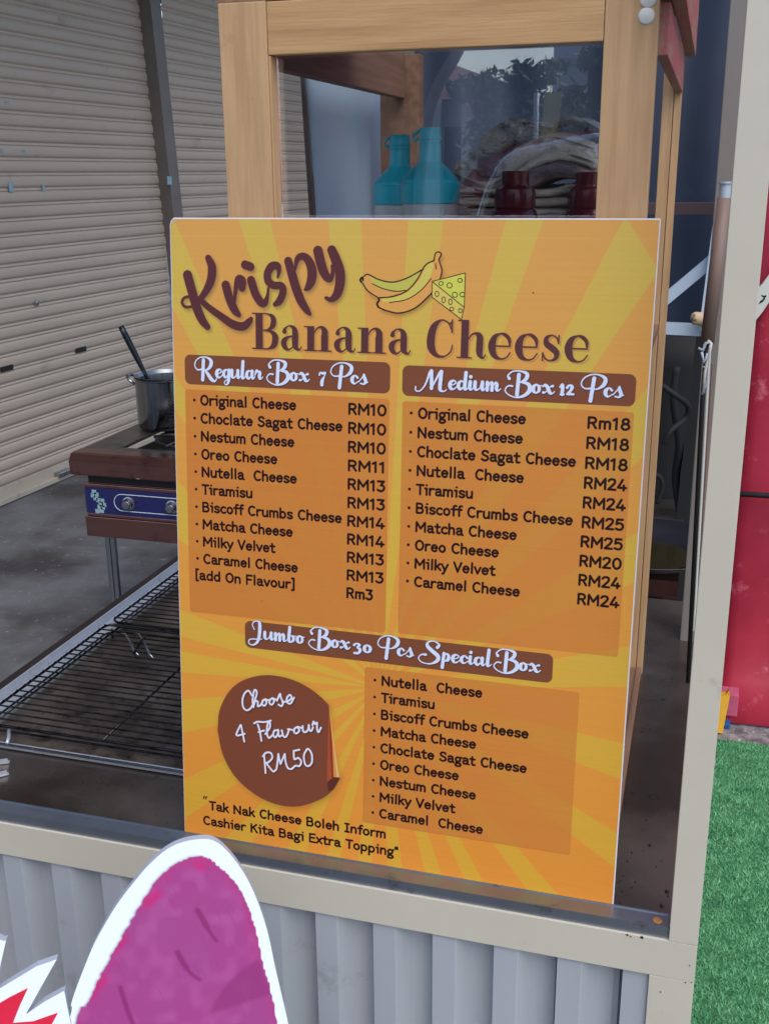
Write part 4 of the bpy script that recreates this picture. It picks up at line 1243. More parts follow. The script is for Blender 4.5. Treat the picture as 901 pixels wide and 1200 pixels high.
#cbox('rear_rail', -.4895, -.0885, 1.903, 1.925, 1.845, 1.8725, M['wood_in'])
cbox('roof_board', -.576, -.0585, CY + .001, 1.58, 1.8737, 1.882, M['wood_in'], 0)
cbox('roof_beam', -.0575, -.0420, 1.215, 1.930, 1.8560, 1.935, M['wood_red'], .001)
# glass panes
cbox('front_glass', -.5104, -.1252, CY + .0205, CY + .0235, WB + .013, 1.835, M['glass'], 0)
#cbox('side_glass', -.0690, -.0660, CY + .024, 1.8995, WB, 1.7995, M['glass'], 0)
# white caps on the right post
for px, py in ((757.5, 18), (759.5, -1.5)):
    c = at(px, py, 'y', CY) - CO
    q = lathe('screw_cap', [(0.0, .0035), (.004, .0032), (.0078, .0018), (.0088, 0)], M['offwhite'], cab, c, 24, False, False)
    q.rotation_euler = (math.radians(90), 0, 0)
# hanging bulb holder under the roof, seen through the glass
lathe('lamp_disc', [(0, -.012), (.014, -.011), (.021, -.004), (.021, 0)], M['offwhite'], cab, Vector((-.37, 1.50, 1.873)) - CO, 20, False, False)

# ---------------------------------------------------------------- bottles and towels on the shelf
def squeeze_bottle(cx, cy, ztop, label):
    t = thing('squeeze_bottle', label, 'squeeze bottle', (cx, cy, WB + .0125), 'squeeze bottles with teal caps')
    H = ztop - (WB + .0125)
    zc = H - .088
    lathe('bottle_body', [(.0, 0), (.032, 0), (.0345, .006), (.0348, .06), (.0348, zc - .03), (.0345, zc - .004), (.0335, zc + .001)], M['cloud_plastic'], t, (0, 0, 0), 40, False, False)
    cap_ = lathe('cap', [(.0350, zc), (.0364, zc + 0.00044), (.0366, zc + 0.01591), (.0362, zc + 0.02343), (.0350, zc + 0.02431), (.0346, zc + 0.02740), (.0325, zc + 0.03006), (.0205, zc + 0.04243), (.0150, zc + 0.04729), (.0138, zc + 0.05039), (.0134, zc + 0.07381), (.0146, zc + 0.07426), (.0146, zc + 0.07620), (.0136, zc + 0.07655), (.0134, zc + 0.08619), (.0122, zc + 0.08796), (0, zc + 0.08796)], M['teal'], t, (0, 0, 0), 48, False, False)
    tube('hinge_strap', [(-.0140, -.003, zc + 0.07514), (-.0185, -.004, zc + 0.07337), (-.0205, -.004, zc + 0.07691), (-.018, -.004, zc + 0.08133), (-.0133, -.003, zc + 0.08486)], .0017, M['teal'], cap_, 8)
    tube('seam_ring', [(.0139 * math.cos(a), .0139 * math.sin(a), zc + 0.07028) for a in np.linspace(0, 2 * math.pi, 20, endpoint=False)], .0008, M['teal'], cap_, 6, True)
    return t
p = at(504, 149, 'y', 1.345)
squeeze_bottle(p.x, p.y, p.z, 'front squeeze bottle with bright teal pointed cap behind the glass')
p = at(468.5, 157.5, 'y', 1.452)
squeeze_bottle(p.x, p.y, p.z, 'rear squeeze bottle with teal cap, half hidden by the front one')

def maroon_bottle(px, py, y, label):
    p = at(px, py, 'y', y)
    t = thing('sauce_bottle', label, 'sauce bottle', (p.x, p.y, WB + .0125), 'dark red sauce bottles')
    H = p.z - (WB + .0125)
    lathe('bottle_body', [(0, 0), (.028, 0), (.030, .006), (.030, H - .075), (.0285, H - .052), (.0262, H - .046), (.0235, H - .043)], M['maroon'], t, (0, 0, 0), 36, False, False)
    co_ = lathe('screw_collar', [(.0236, H - .0425), (.0242, H - .041), (.0242, H - .024), (.0230, H - .0205), (.0170, H - .0165), (.0165, H - .015)], M['maroon'], t, (0, 0, 0), 36, False, False)
    for k_ in range(22):
        an = 2 * math.pi * k_ / 22
        if k_ % 2: box('grip_rib', -.0009, .0009, -.0009, .0009, H - .040, H - .026, M['maroon'], co_, .0003).location = (.0243 * math.cos(an), .0243 * math.sin(an), H - .033)
    lathe('cap', [(.0163, H - .0148), (.0163, H - .0012), (.015, H), (0, H)], M['maroon'], t, (0, 0, 0), 30, False, False)
    return t
maroon_bottle(604, 200, 1.345, 'dark maroon sauce bottle with stepped cap in front of the towels')
maroon_bottle(691, 201, 1.40, 'dark maroon sauce bottle at the right edge of the glass')

def towel(label, px_pts, y0, y1, thick, mt, seed, zoff=0.0):
    """a folded towel: the centre line of its front edge is measured, it runs back from y0 to y1"""
    r = np.random.default_rng(seed)
    mid = [at(px, py, 'y', y0) for px, py in px_pts]
    L = spline([(p.x, p.z) for p in mid], 10)
    L = [np.array(q) for q in L]
    n = len(L)
    prof = []
    top, bot = [], []
    for i in range(n):
        a, b = L[max(0, i - 1)], L[min(n - 1, i + 1)]
        t_ = (b - a) / (np.linalg.norm(b - a) + 1e-9)
        nn = np.array([-t_[1], t_[0]])
        e = min(1.0, math.sqrt(max(0.0, 1 - (max(0, 3 - min(i, n - 1 - i)) / 3) ** 2)) + .05)
        top.append(L[i] + nn * thick / 2 * e); bot.append(L[i] - nn * thick / 2 * e)
    ring = top + bot[::-1]
    m_ = len(ring)
    ny = 10
    verts, faces = [], []
    c0 = np.mean(ring, axis=0)
    for j in range(ny + 1):
        f = j / ny
        y = y0 + (y1 - y0) * f
        w = 1 - .75 * max(0, 1 - f * 8) ** 2 * .25
        for i, q in enumerate(ring):
            li = L[i if i < n else m_ - 1 - i]
            qq = li + (q - li) * (w if j else .55)
            jit = r.normal(0, .0004, 3)
            verts.append((qq[0] + jit[0], y + jit[1] + .004 * math.sin(i * .35 + seed), qq[1] + jit[2] + .005 * math.sin(f * 5 + seed + i * .05) * f + zoff))
    for j in range(ny):
        for i in range(m_):
            a = j * m_ + i; b = j * m_ + (i + 1) % m_
            faces.append((a, b, b + m_, a + m_))
    faces.append(tuple(range(m_))[::-1]); faces.append(tuple(ny * m_ + i for i in range(m_)))
    xs = [v[0] for v in verts]; zs = [v[2] for v in verts]
    o = Vector(((min(xs) + max(xs)) / 2, y0, min(zs)))
    verts = [(v[0] - o.x, v[1] - o.y, v[2] - o.z) for v in verts]
    ob = link('folded_towel', mesh('folded_towel', verts, faces, True), mt, None, o)
    return tag(ob, label, 'towel', 'folded towels stacked in the cabinet')
ty0 = 1.41
towel('pale folded towel at the very bottom of the towel pile', [(536, 249), (570, 250), (620, 249), (664, 251), (700, 249)], ty0, 1.72, .0125, M['towel_b'], 1)
towel('cream folded towel second from the bottom, frayed at its edge', [(528, 237), (556, 236), (600, 238), (650, 236), (700, 236)], ty0 + .003, 1.70, .0125, M['towel_b'], 2)
towel('pale towel third from the bottom with a pinkish fold', [(524, 225), (560, 222), (600, 226), (640, 226), (668, 220), (699, 222)], ty0 + .001, 1.70, .011, M['towel_b'], 3)
towel('mauve and white towel with a high round fold above the red bottle', [(546, 200), (556, 214), (580, 218), (608, 212), (632, 200), (655, 196), (680, 201), (698, 212)], ty0 + .002, 1.68, .024, M['towel_c'], 4)
towel('thick pale towel folding down over the pile at the left', [(536, 190), (534, 200), (546, 212), (572, 216), (600, 207), (625, 191), (650, 183), (676, 186), (699, 195)], ty0 - .002, 1.68, .014, M['towel_b'], 5)
towel('grey and charcoal towel crumpled on top of the pile', [(552, 178), (560, 191), (585, 195), (612, 182), (636, 171), (660, 171), (698, 182)], ty0 + .012, 1.66, .034, M['towel_a'], 6)
towel('dark grey towel end standing up at the back of the pile', [(560, 176), (586, 160), (604, 152), (624, 160), (650, 166), (664, 150), (682, 158), (699, 168)], ty0 + .03, 1.64, .032, M['towel_a'], 7)

# ---------------------------------------------------------------- bluish white sheet hanging at the left side of the cabinet
sx_ = -.585
pt = []
for (a, b) in (((358, 86), (372, 262)), ((375, 90), (380, 262)), ((400, 98), (405, 262)), ((430, 106), (431, 262)), ((452, 112), (447, 262))):
    A_p, B_p = at(a[0], a[1], 'x', sx_), at(b[0], b[1], 'x', sx_)
    pt.append((A_p.y, B_p.y))
sh = thing('hanging_sheet', 'bluish white plastic sheet hanging outside the left side of the cabinet', 'plastic sheet', (sx_, (pt[0][0] + pt[-1][0]) / 2, 1.0))
nz_ = 14
def sheet_part(nm, cols, mt, x_off=0.0):
    v, f = [], []
    for ci, (ya, yb) in enumerate(cols):
        for k2 in range(nz_ + 1):
            t_ = k2 / nz_
            z = 1.83 - t_ * .83
            tt = min(1.0, t_ * 3.6)
            y = ya + (yb - ya) * tt + .012 * math.sin(t_ * 7 + ci * .5) * (ci / max(1, len(cols) - 1)) ** 2
            v.append((x_off - .004 * math.sin(ci * 1.1 + t_ * 4) - .0, y - sh.location.y, z - 1.0))
    for ci in range(len(cols) - 1):
        for k2 in range(nz_):
            a = ci * (nz_ + 1) + k2
            f.append((a, a + 1, a + nz_ + 2, a + nz_ + 1))
    me = mesh(nm, v, f, True)
    ob = link(nm, me, mt, sh)
    so = ob.modifiers.new('thick', 'SOLIDIFY'); so.thickness = .002
    return ob
sheet_part('sheet_panel', pt, M['sheet_white'])
last = pt[-1]
sheet_part('curled_edge', [(last[0] + .002, last[1] + .002), (last[0] + .028, last[1] + .022), (last[0] + .045, last[1] + .034)], M['sheet_edge'], .003)
sheet_part('shadow_strip', [(pt[0][0] - .022, pt[0][1] - .02), (pt[0][0] - .004, pt[0][1] - .004)], M['guide'], .001)  # dark strip painting the shadow gap along the sheet's left edge

# ================================================================== GAS STOVES
def make_stove(label, loc, wid, dep, ztop, rz=0.0):
    t = thing('gas_stove', label, 'gas stove', (loc[0], loc[1], 0), 'gas stoves standing behind the stall', rz)
    def b(nm, x0, x1, y0, y1, z0, z1, mt, bev=.002, par=None):
        o = box(nm, x0, x1, y0, y1, z0, z1, mt, par or t, bev)
        if par: o.location -= par.location
        return o
    T = ztop
    # top with a bevelled nose, open wells with grates
    pr = [(-.030, T - .075), (-.034, T - .070), (-.038, T - .026), (-.020, T - .003), (-.006, T), (.05, T), (.05, T - .012), (-.004, T - .014), (-.018, T - .03), (-.018, T - .075)]
    v = [(x, y, z) for x in (-.032, wid + .032) for y, z in pr]
    n_ = len(pr)
    link('top_nose', mesh('top_nose', v, [(i, (i + 1) % n_, n_ + (i + 1) % n_, n_ + i) for i in range(n_)] + [tuple(range(n_))[::-1], tuple(range(n_, 2 * n_))]), M['stove_steel'], t)
    b('top_plate', -.032, .10, .0505, dep, T - .012, T - .001, M['stove_top'])
    b('top_plate', wid - .10, wid + .032, .0505, dep, T - .012, T - .001, M['stove_top'])
    b('top_plate', .1005, wid - .1005, dep - .09, dep, T - .012, T - .001, M['stove_top'])
    b('top_plate', .1005, wid - .1005, .0505, .095, T - .012, T - .001, M['stove_top'])
    b('well', .1005, wid - .1005, .096, dep - .091, T - .07, T - .06, M['black'])
    ng = max(1, int(round((wid - .2) / .38)))
    gw = (wid - .2) / ng
    for k_ in range(ng):
        cx_ = .1 + gw * (k_ + .5); cy_ = (.096 + dep - .091) / 2
        g_ = lathe('burner', [(0, T - .06), (.07, T - .06), (.075, T - .04), (.05, T - .03), (.05, T - .02), (0, T - .018)], M['black'], t, (cx_, cy_, 0), 24, False, False)
        for a in range(6):
            an = a * math.pi / 3 + .2
            tube('grate_bar', [(.045 * math.cos(an), .045 * math.sin(an), T - .006), (.11 * math.cos(an), .11 * math.sin(an), T + .004), (.17 * math.cos(an), .17 * math.sin(an), T - .004)], .006, M['black'], g_, 6)
        tube('grate_ring', [(.155 * math.cos(a), .155 * math.sin(a), T - .005) for a in np.linspace(0, 2 * math.pi, 28, endpoint=False)], .006, M['black'], g_, 6, True)
    b('recess', .012, wid - .012, .002, dep - .01, T - .108, T - .0755, M['black'])
    body = b('body', .004, wid - .004, .001, dep - .005, T - .30, T - .1085, M['stove_steel'])
    b('body_trim', .006, wid - .006, -.014, .0005, T - .1215, T - .109, M['stove_steel'])
    pan = b('control_panel', .006, wid - .006, -.016, -.0005, T - .2145, T - .1225, M['navy'], .001)
    b('body_trim', .006, wid - .006, -.014, .0005, T - .2265, T - .2155, M['stove_steel'])
    b('apron', .000, wid, -.018, -.0005, T - .2995, T - .2275, M['stove_steel'])
    # printed outline of the dial strip, knobs, worn label
    zc = T - .168
    rr = .030
    pts = []
    xa, xb = .118, wid - .05
    for cx_, a0 in ((xb - rr, -90), (xa + rr, 90)):
        for q in range(0, 181, 15):
            an = math.radians(a0 + q); pts.append((cx_ + rr * math.cos(an), -.0166, zc + rr * math.sin(an)))
    o = tube('dial_outline', pts, .0017, M['white_print'], t, 6, True)
    nk = max(2, int((wid - .3) / .165) + 1)
    for k_ in range(nk):
        xk = .175 + .165 * k_
        if xk > wid - .09: break
        kb = lathe('knob', [(.024, 0), (.024, .004), (.019, .006), (.0165, .022), (.014, .026), (0, .027)], M['steel'], t, (xk, -.0168, zc), 24, False, False)
        kb.rotation_euler = (math.radians(90), 0, 0)
    random.seed(4)
    for (x, z) in ((.043, .033), (.038, .020), (.047, .010), (.052, .024), (.058, .004), (.066, -.008), (.072, .003), (.06, -.020), (.072, -.022), (.066, -.034), (.05, -.036), (.078, -.012)):
        b('worn_label', x - .009, x + .008, -.0172, -.0164, zc + z - .009, zc + z + .006, M['worn_print'], .0001)
    for x in (.045, wid - .085):
        for y in (.02, dep - .06):
            b('leg', x, x + .018, y, y + .018, 0, T - .3005, M['steel'], .002)
            b('leg', x + .0205, x + .037, y, y + .018, 0, T - .3005, M['steel'], .002)
    return t
st1 = make_stove('low gas stove with navy control panel carrying the steel pot', (-2.02, 3.17, 0), .98, .62, .775)
st2 = make_stove('gas stove in the shade behind the stall with the wok on it', (-.66, 2.62, 0), .62, .60, .74)

# pot with inner strainer and ladle
pb = at(184, 497, 'z', .782)
pot = thing('steel_pot', 'round stainless steel pot on the left stove, half behind the board', 'pot', (pb.x + .055, pb.y, .780))
R_ = .118
lathe('pot_body', [(0, 0), (R_ - .012, 0), (R_ - .004, .004), (R_, .014), (R_, .182), (R_ + .004, .185), (R_ + .004, .189), (R_ - .002, .190), (R_ - .003, .184), (R_ - .003, .012), (0, .008)], M['pot_steel'], pot, (0, 0, 0), 56, False, False)
lathe('strainer', [(R_ - .012, .182), (R_ + .001, .1945), (R_ - .004, .196), (R_ - .016, .184), (R_ - .020, .09), (0, .085)], M['steel'], pot, (0, 0, 0), 56, False, False)
for s in (-1, 1):
    tube('handle', [(s * (R_ - .001), -.034, .158), (s * (R_ + .024), -.032, .176), (s * (R_ + .040), -.014, .186), (s * (R_ + .040), .014, .186), (s * (R_ + .024), .032, .176), (s * (R_ - .001), .034, .158)], .0058, M['steel'], pot, 8)
bm = bmesh.new()
for i in range(9):
    for j in range(3):
        a = math.radians(-62 + j * 5)
        r0 = R_ + .0004
        c = Vector((r0 * math.cos(a), r0 * math.sin(a), .022 + i * .0135))
        u_ = Vector((-math.sin(a), math.cos(a), 0)); w_ = Vector((0, 0, 1))
        bm.faces.new([bm.verts.new(c + u_ * .0035 * math.cos(q) + w_ * .0035 * math.sin(q)) for q in np.linspace(0, 2 * math.pi, 8, endpoint=False)])
link('drain_holes', bm_mesh(bm, 'drain_holes'), M['black'], pot)
la, lb = at(141.5, 382, 'y', pb.y - .02), at(170, 438, 'y', pb.y)
dl = (lb - la).normalized()
ld = thing('ladle', 'steel ladle with long flat handle standing in the pot', 'ladle', la)
tube('ladle_handle', [(0, 0, 0), tuple(dl * .03), tuple(dl * .11), tuple((lb - la) + dl * .0), tuple((lb - la) + dl * .09)], [.0105, .012, .0115, .0075, .007], M['handle_dark'], ld, 10)
tube('hanging_slot', [tuple(dl * .012 + Vector((0, -.009, 0))), tuple(dl * .032 + Vector((0, -.010, 0)))], .0035, M['black'], ld, 8)
lb2 = (lb - la) + dl * .12
sp = lathe('ladle_bowl', [(0, -.02), (.022, -.016), (.034, 0), (.036, .004), (.033, .001), (.02, -.012), (0, -.016)], M['steel'], ld, lb2, 24, False, False)

# wok with oil on the second stove
wc = at(757, 642, 'z', .79)
wok = thing('wok', 'wide steel wok holding yellow oil, seen between the board and the post', 'wok', (wc.x, wc.y, .748))
RW = .20
lathe('wok_bowl', [(0, 0), (.05, .003), (.11, .016), (.16, .034), (RW - .004, .052), (RW, .055), (RW, .058), (RW - .005, .0575), (.158, .038), (.108, .020), (.05, .008), (0, .005)], M['wok'], wok, (0, 0, 0), 56, False, False)
lathe('oil', [(0, .0235), (.113, .0235)], M['oil'], wok, (0, 0, 0), 40, False, False)
tube('wok_rim', [(RW * math.cos(a), RW * math.sin(a), .058) for a in np.linspace(0, 2 * math.pi, 56, endpoint=False)], .0022, M['wok'], wok, 8, True)

# ================================================================== THINGS BEHIND, RIGHT
# slate blue tarpaulin hanging across the back
nx, nzz = 46, 24
v, f = [], []
for i in range(nx + 1):
    for j in range(nzz + 1):
        x = -1.15 + i * (1.30 / nx); z = .05 + j * (3.25 / nzz)
        v.append((x - (-.5), .05 * math.sin(i * .55 + j * .07) * (1 - .4 * j / nzz) + .02 * math.sin(j * .8 + i * .2), z))
for i in range(nx):
    for j in range(nzz):
        a = i * (nzz + 1) + j
        f.append((a, a + nzz + 1, a + nzz + 2, a + 1))
tp = link('tarpaulin', mesh('tarpaulin', v, f, True), M['tarp'], None, (-.5, 4.35, 0))
so = tp.modifiers.new('thick', 'SOLIDIFY'); so.thickness = .003
tag(tp, 'slate blue tarpaulin hanging behind the cabinet and the stove', 'tarpaulin')
# black sheet standing in for the deep shade below the brace
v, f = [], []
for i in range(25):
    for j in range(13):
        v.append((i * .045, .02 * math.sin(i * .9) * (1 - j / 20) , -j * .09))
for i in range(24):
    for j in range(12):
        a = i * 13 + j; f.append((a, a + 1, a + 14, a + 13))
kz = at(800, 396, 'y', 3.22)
kc = link('shade_panel', mesh('shade_panel', v, f, True), M['rubber'], None, (-.96, 3.26, kz.z))
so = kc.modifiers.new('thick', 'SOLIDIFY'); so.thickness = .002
tag(kc, 'black sheet added for the deep shade in the gap below the pale crossbar', 'shade sheet')
# brown lath across the tarp
a, b = at(780, 246, 'y', 4.1), at(850, 248, 'y', 4.1)
lath = box('wooden_lath', a.x - .4, b.x + .05, 4.10, 4.13, a.z - .016, a.z + .026, mat('dim_brown_lath', s2l(92, 76, 76), .7, var=.2, vscale=5), None, .002)
tag(lath, 'thin brown lath crossing in front of the blue tarpaulin', 'lath')

# pale steel brace: diagonal, crossbar, upright
YB = 3.05
br = thing('steel_brace', 'pale blue white steel brace with a diagonal bar behind the cabinet', 'steel frame', (at(800, 390, 'y', YB).x, YB, 0))
def bar2(nm, p0, p1, w, d, mt, y=YB, par=br):
    A_, B_ = at(*p0, 'y', y), at(*p1, 'y', y)
    dr = (B_ - A_).normalized(); nn = Vector((-dr.z, 0, dr.x))
    fr_ = [A_ - nn * w / 2, B_ - nn * w / 2, B_ + nn * w / 2, A_ + nn * w / 2]
    fr_ = [p_ - par.location for p_ in fr_]
    bk_ = [p_ + Vector((0, d, 0)) for p_ in fr_]
    return link(nm, slab_mesh(nm, fr_, bk_), mt, par)
bar2('crossbar', (700, 381), (836, 388), .031, .03, M['pale_pipe'])
bar2('diagonal', (740, 384), (838, 302), .030, .028, M['pale_pipe'], YB + .002)
bar2('upright', (852, 215), (829, 388), .045, .03, M['pale_pipe'], YB - .034)
bar2('upright_leg', (822, 396), (760, 940), .028, .03, M['rubber'], YB - .034)
bar2('upright_leg', (735, 396), (700, 940), .028, .03, M['rubber'], YB + .032)
# cut log resting on the crossbar
lc = at(820, 374, 'y', YB - .06)
lg = thing('cut_log', 'short cut branch with a pale dark-spotted end on the brace', 'branch', lc)
tube('branch', [(-.020, -.002, .002), (-.014, 0, .002), (.02, .004, 0), (.09, .01, -.002)], [.014, .0175, .018, .018], M['log'], lg, 12)
# cardboard tube beside the post with a clear fitting on top
ct = thing('cardboard_tube', 'long brown cardboard tube standing close to the beige post', 'cardboard tube', (at(826, 400, 'y', 1.62).x, 1.62, 0))
A1, B1 = at(849, 231, 'y', 1.62), at(828.5, 402, 'y', 1.62)
dd = (B1 - A1).normalized()
tube('tube', [tuple(A1 - ct.location), tuple(B1 - ct.location)], .0098, M['brown_pole'], ct, 20)
C1 = A1 - dd * .022
lathe('end_fitting', [(0, -.002), (.0078, -.002), (.0078, .018), (.0098, .0185), (.0098, .021), (0, .021)], M['pale_pipe'], ct, A1 - ct.location, 20, False, False)
bt = ct.location.copy()
tube('support_rod', [tuple(B1 - ct.location), (at(823, 470, 'y', 1.62) - ct.location)[:], (at(806, 800, 'y', 1.62) - ct.location)[:]], .0035, M['rubber'], ct, 8)
# rear corner post of the shop front, grey, with faded pink strap
gpst = thing('grey_steel_post', 'grey upright steel post just behind the beige stall post', 'post', (at(850, 150, 'y', 2.1).x, 2.1, 0))
A2 = at(868, 0, 'y', 2.1)
def ubar(nm, px0, px1, py, y, d, z0, z1, mt, par):
    a_, b_ = at(px0, py, 'y', y), at(px1, py, 'y', y)
    o_ = box(nm, a_.x, b_.x, y, y + d, z0, z1, mt, par, .002)
    o_.location -= par.location
    return o_
A3, B3 = at(866.5, 0, 'y', 2.1), at(853.5, 160, 'y', 2.1)
d3 = (B3 - A3).normalized()
top3 = A3 - d3 * .35; bot3 = A3 + d3 * ((A3.z) / -d3.z)
post_between('post', bot3, top3, .034, .03, M['grey_post'], gpst)
st_ = thing('pink_strap', 'faded pink strap running down beside the beige post', 'strap', (at(872, 30, 'y', 1.9).x, 1.9, .0))
A4, B4 = at(877.5, 0, 'y', 1.9), at(866, 170, 'y', 1.9)
d4 = (B4 - A4).normalized()
post_between('strap', B4 + d4 * .25, A4 - d4 * .3, .009, .004, M['pink'], st_)
# clear plastic clamp and translucent strip hanging by the post
YC = 1.42
cp = thing('plastic_clamp', 'small clear plastic clamp clipped to a pale strip by the post', 'clamp', at(826, 412, 'y', YC))
def rel(px, py, dy=0.0):
    return tuple(at(px, py, 'y', YC + dy) - cp.location)
tube('clamp_arm', [rel(829, 399), rel(833, 402), rel(830, 418), rel(826, 436), rel(824, 460)], .0021, M['offwhite'], cp, 8)
tube('clamp_arm', [rel(818, 408), rel(824, 410), rel(827, 402), rel(832, 400)], .002, M['pale_pipe'], cp, 8)
tube('clamp_arm', [rel(822, 412), rel(825, 425), rel(829, 414)], .0019, M['pale_pipe'], cp, 8)
tube('clamp_arm', [rel(823, 430), rel(830, 430), rel(829, 446), rel(822, 462)], .0019, M['pale_pipe'], cp, 8)
sx = thing('pale_strip', 'narrow pale plastic strip hanging inside the beige post', 'plastic strip', at(828, 450, 'y', 1.40))
A5, B5 = at(832, 405, 'y', 1.40), at(813, 740, 'y', 1.40)
post_between('strip', B5, A5, .0042, .003, M['offwhite'], sx)
sy_ = thing('rubber_edge', 'thin dark rubber edge strip hanging inside the beige post', 'rubber strip', at(826, 430, 'y', 1.42))
A6, B6 = at(835.0, 425, 'y', 1.42), at(815.5, 745, 'y', 1.42)
post_between('edge', B6, A6, .003, .003, M['brown_pole'], sy_)

# dark hoses hanging behind the stove
def hose(label, pts, y, r):
    P = [at(px, py, 'y', y + dy) for px, py, dy in pts]
    o = P[0].copy()
    Q = [Vector(q) for q in spline([tuple(p_ - o) for p_ in P], 8)]
    ob = link('rubber_hose', tube_mesh('rubber_hose', Q, r, 8), M['rubber'], None, o)
    return tag(ob, label, 'hose', 'black gas hoses behind the board')
hose('black gas hose looping down beside the cabinet rear post', [(776, 452, 0), (790, 462, 0), (806, 475, .02), (803, 490, .03), (786, 505, 0), (778, 520, 0)], 2.9, .008)
hose('thicker black gas hose hanging straight in the dark gap', [(793, 430, 0), (790, 470, 0), (796, 520, .02), (792, 560, .05), (797, 600, .05)], 3.0, .012)
hose('thin black gas hose curling low behind the wok', [(770, 590, 0), (776, 572, 0), (774, 560, 0), (764, 556, 0), (760, 570, .03)], 2.9, .006)

# ---------------------------------------------------------------- red sheet at the right, emblem, cable
RY = 3.33
v, f = [], []
nx, nzz = 30, 26
for i in range(nx + 1):
    for j in range(nzz + 1):
        u_ = i / nx; w_ = j / nzz
        x = .118 + u_ * 1.94
        zb_ = .012 + .0 * u_
        z = zb_ + w_ * 2.9
        y = RY + .007 * math.sin(u_ * 14 + w_ * 2) + .006 * math.sin(w_ * 9) + (.10 * (1 - w_ * 14) ** 2 * -1 if w_ < 1 / 14 else 0)
        if i == 0: y += .02
        v.append((x - .158, y - RY, z))
for i in range(nx):
    for j in range(nzz):
        a = i * (nzz + 1) + j
        f.append((a, a + nzz + 1, a + nzz + 2, a + 1))
rs = link('red_sheet', mesh('red_sheet', v, f, True), M['red_sheet'], None, (.158, RY, 0))
so = rs.modifiers.new('thick', 'SOLIDIFY'); so.thickness = .004
tag(rs, 'scuffed crimson sheet hanging to the ground at the right edge', 'red sheet')
YE = RY - .03
em = thing('white_band', 'off white slanting band with a black hooked mark on the red sheet', 'band', at(895, 345, 'y', YE))
outl = [(858, 400), (872, 388), (884, 377), (893, 366), (901, 354), (920, 330), (945, 290), (985, 250), (1040, 228), (1100, 225), (1100, 200), (1035, 202), (970, 226), (925, 272), (901, 322), (893, 333), (884, 342), (868, 352), (850, 362)]
fr_ = [at(a, b, 'y', YE) - em.location for a, b in outl]
link('band', slab_mesh('band', fr_, [p_ + Vector((0, .02, 0)) for p_ in fr_]), M['offwhite'], em)
mk = [(888.5, 355.5), (891, 355), (894, 351.5), (895.2, 349), (897.8, 347), (897.6, 346), (892, 346.8), (891.8, 345.4), (893.5, 345.3), (895, 346.2), (893.8, 349), (892.5, 351.5)]
fr_ = [at(a, b, 'y', YE - .001) - em.location for a, b in ((889, 356.2), (890.5, 352.8), (893.6, 350.6), (895.0, 348.2), (893.8, 347.6), (892.0, 346.2), (892.4, 345.2), (894.6, 346.2), (897.6, 345.6), (898.0, 347.2), (896.6, 348.6), (896.0, 350.8), (893.6, 353.6))]
link('hooked_mark', slab_mesh('mark', fr_, [p_ + Vector((0, .0009, 0)) for p_ in fr_]), M['rubber'], em)
c0 = at(850, 578, 'y', RY - .04)
cb = link('cable', tube_mesh('cable', [(0, 0, 0), (.1, .004, .0005), (.4, 0, -.002), (1.3, 0, .0)], .0085, 10), M['rubber'], None, c0)
tag(cb, 'black cable stretched level across the red sheet', 'cable')
# pink block, blue scrap and yellow board at the foot of the red sheet
pa, pb2 = at(849, 832, 'y', 3.24), at(864.5, 829, 'y', 3.24)
pk = box('pink_block', pa.x - .03, pb2.x, 3.24, 3.30, .03, .105, mat('pale_pink_block', s2l(200, 96, 128), .6, var=.2, vscale=30), None, .003)
tag(pk, 'pale pink block leaning at the foot of the red sheet', 'block')
bl = box('blue_scrap', pa.x, pb2.x - .02, 3.2, 3.235, .0045, .022, M['blue'], None, .003)
tag(bl, 'small blue plastic scrap on the gravel below the pink block', 'plastic scrap')
ya, yb_ = at(838.8, 862, 'z', 0.0), at(846, 862, 'z', 0.0)
yw = thing('yellow_board', 'narrow yellow board standing upright behind the beige post', 'board', (ya.x, ya.y, 0))
wdt = (yb_ - ya).length
fr_ = [Vector((-.02, 0, .009)), Vector((wdt, 0, .009)), Vector((wdt + .012, .02, .128)), Vector((wdt + .009, .02, .150)), Vector((wdt + .0, .02, .133)), Vector((-.02, .02, .128))]
link('board', slab_mesh('yb', fr_, [p_ + Vector((0, .02, 0)) for p_ in fr_]), M['yellow'], yw)

# ================================================================== CUT-OUT SIGN IN FRONT
th_ = math.radians(26); ta_ = math.radians(10)
Tn = Vector((math.cos(th_), math.sin(th_), 0))
Un = Vector((-math.sin(th_) * math.sin(ta_), math.cos(th_) * math.sin(ta_), math.cos(ta_)))
Nn = Tn.cross(Un)
if Nn.y > 0: Nn = -Nn
O_ = at(230, 1100, 'y', .86)
zz = (0.0 - O_.z) / Un.z
base = O_ + Un * zz
sign = thing('cutout_sign', 'magenta cut-out board with thick white rim beside a red starburst', 'cut-out sign', base)
def loc2(px, py):
    p_ = hit(px, py, O_, Nn) - base
    return (p_.dot(Tn), p_.dot(Un))
def zf(x, y): return (x / 2.5, 960 + y / 2.5)
rim_px = [zf(*q) for q in ((203, 590), (208, 545), (224, 495), (245, 440), (275, 368), (312, 300), (350, 240), (398, 178), (440, 130), (490, 88), (540, 66), (597, 58), (632, 66), (664, 92), (700, 136), (732, 190), (760, 256), (785, 335), (805, 430), (826, 520), (846, 610))]
lobe = [loc2(*q) for q in rim_px]
lowR, lowL = lobe[-1], lobe[0]
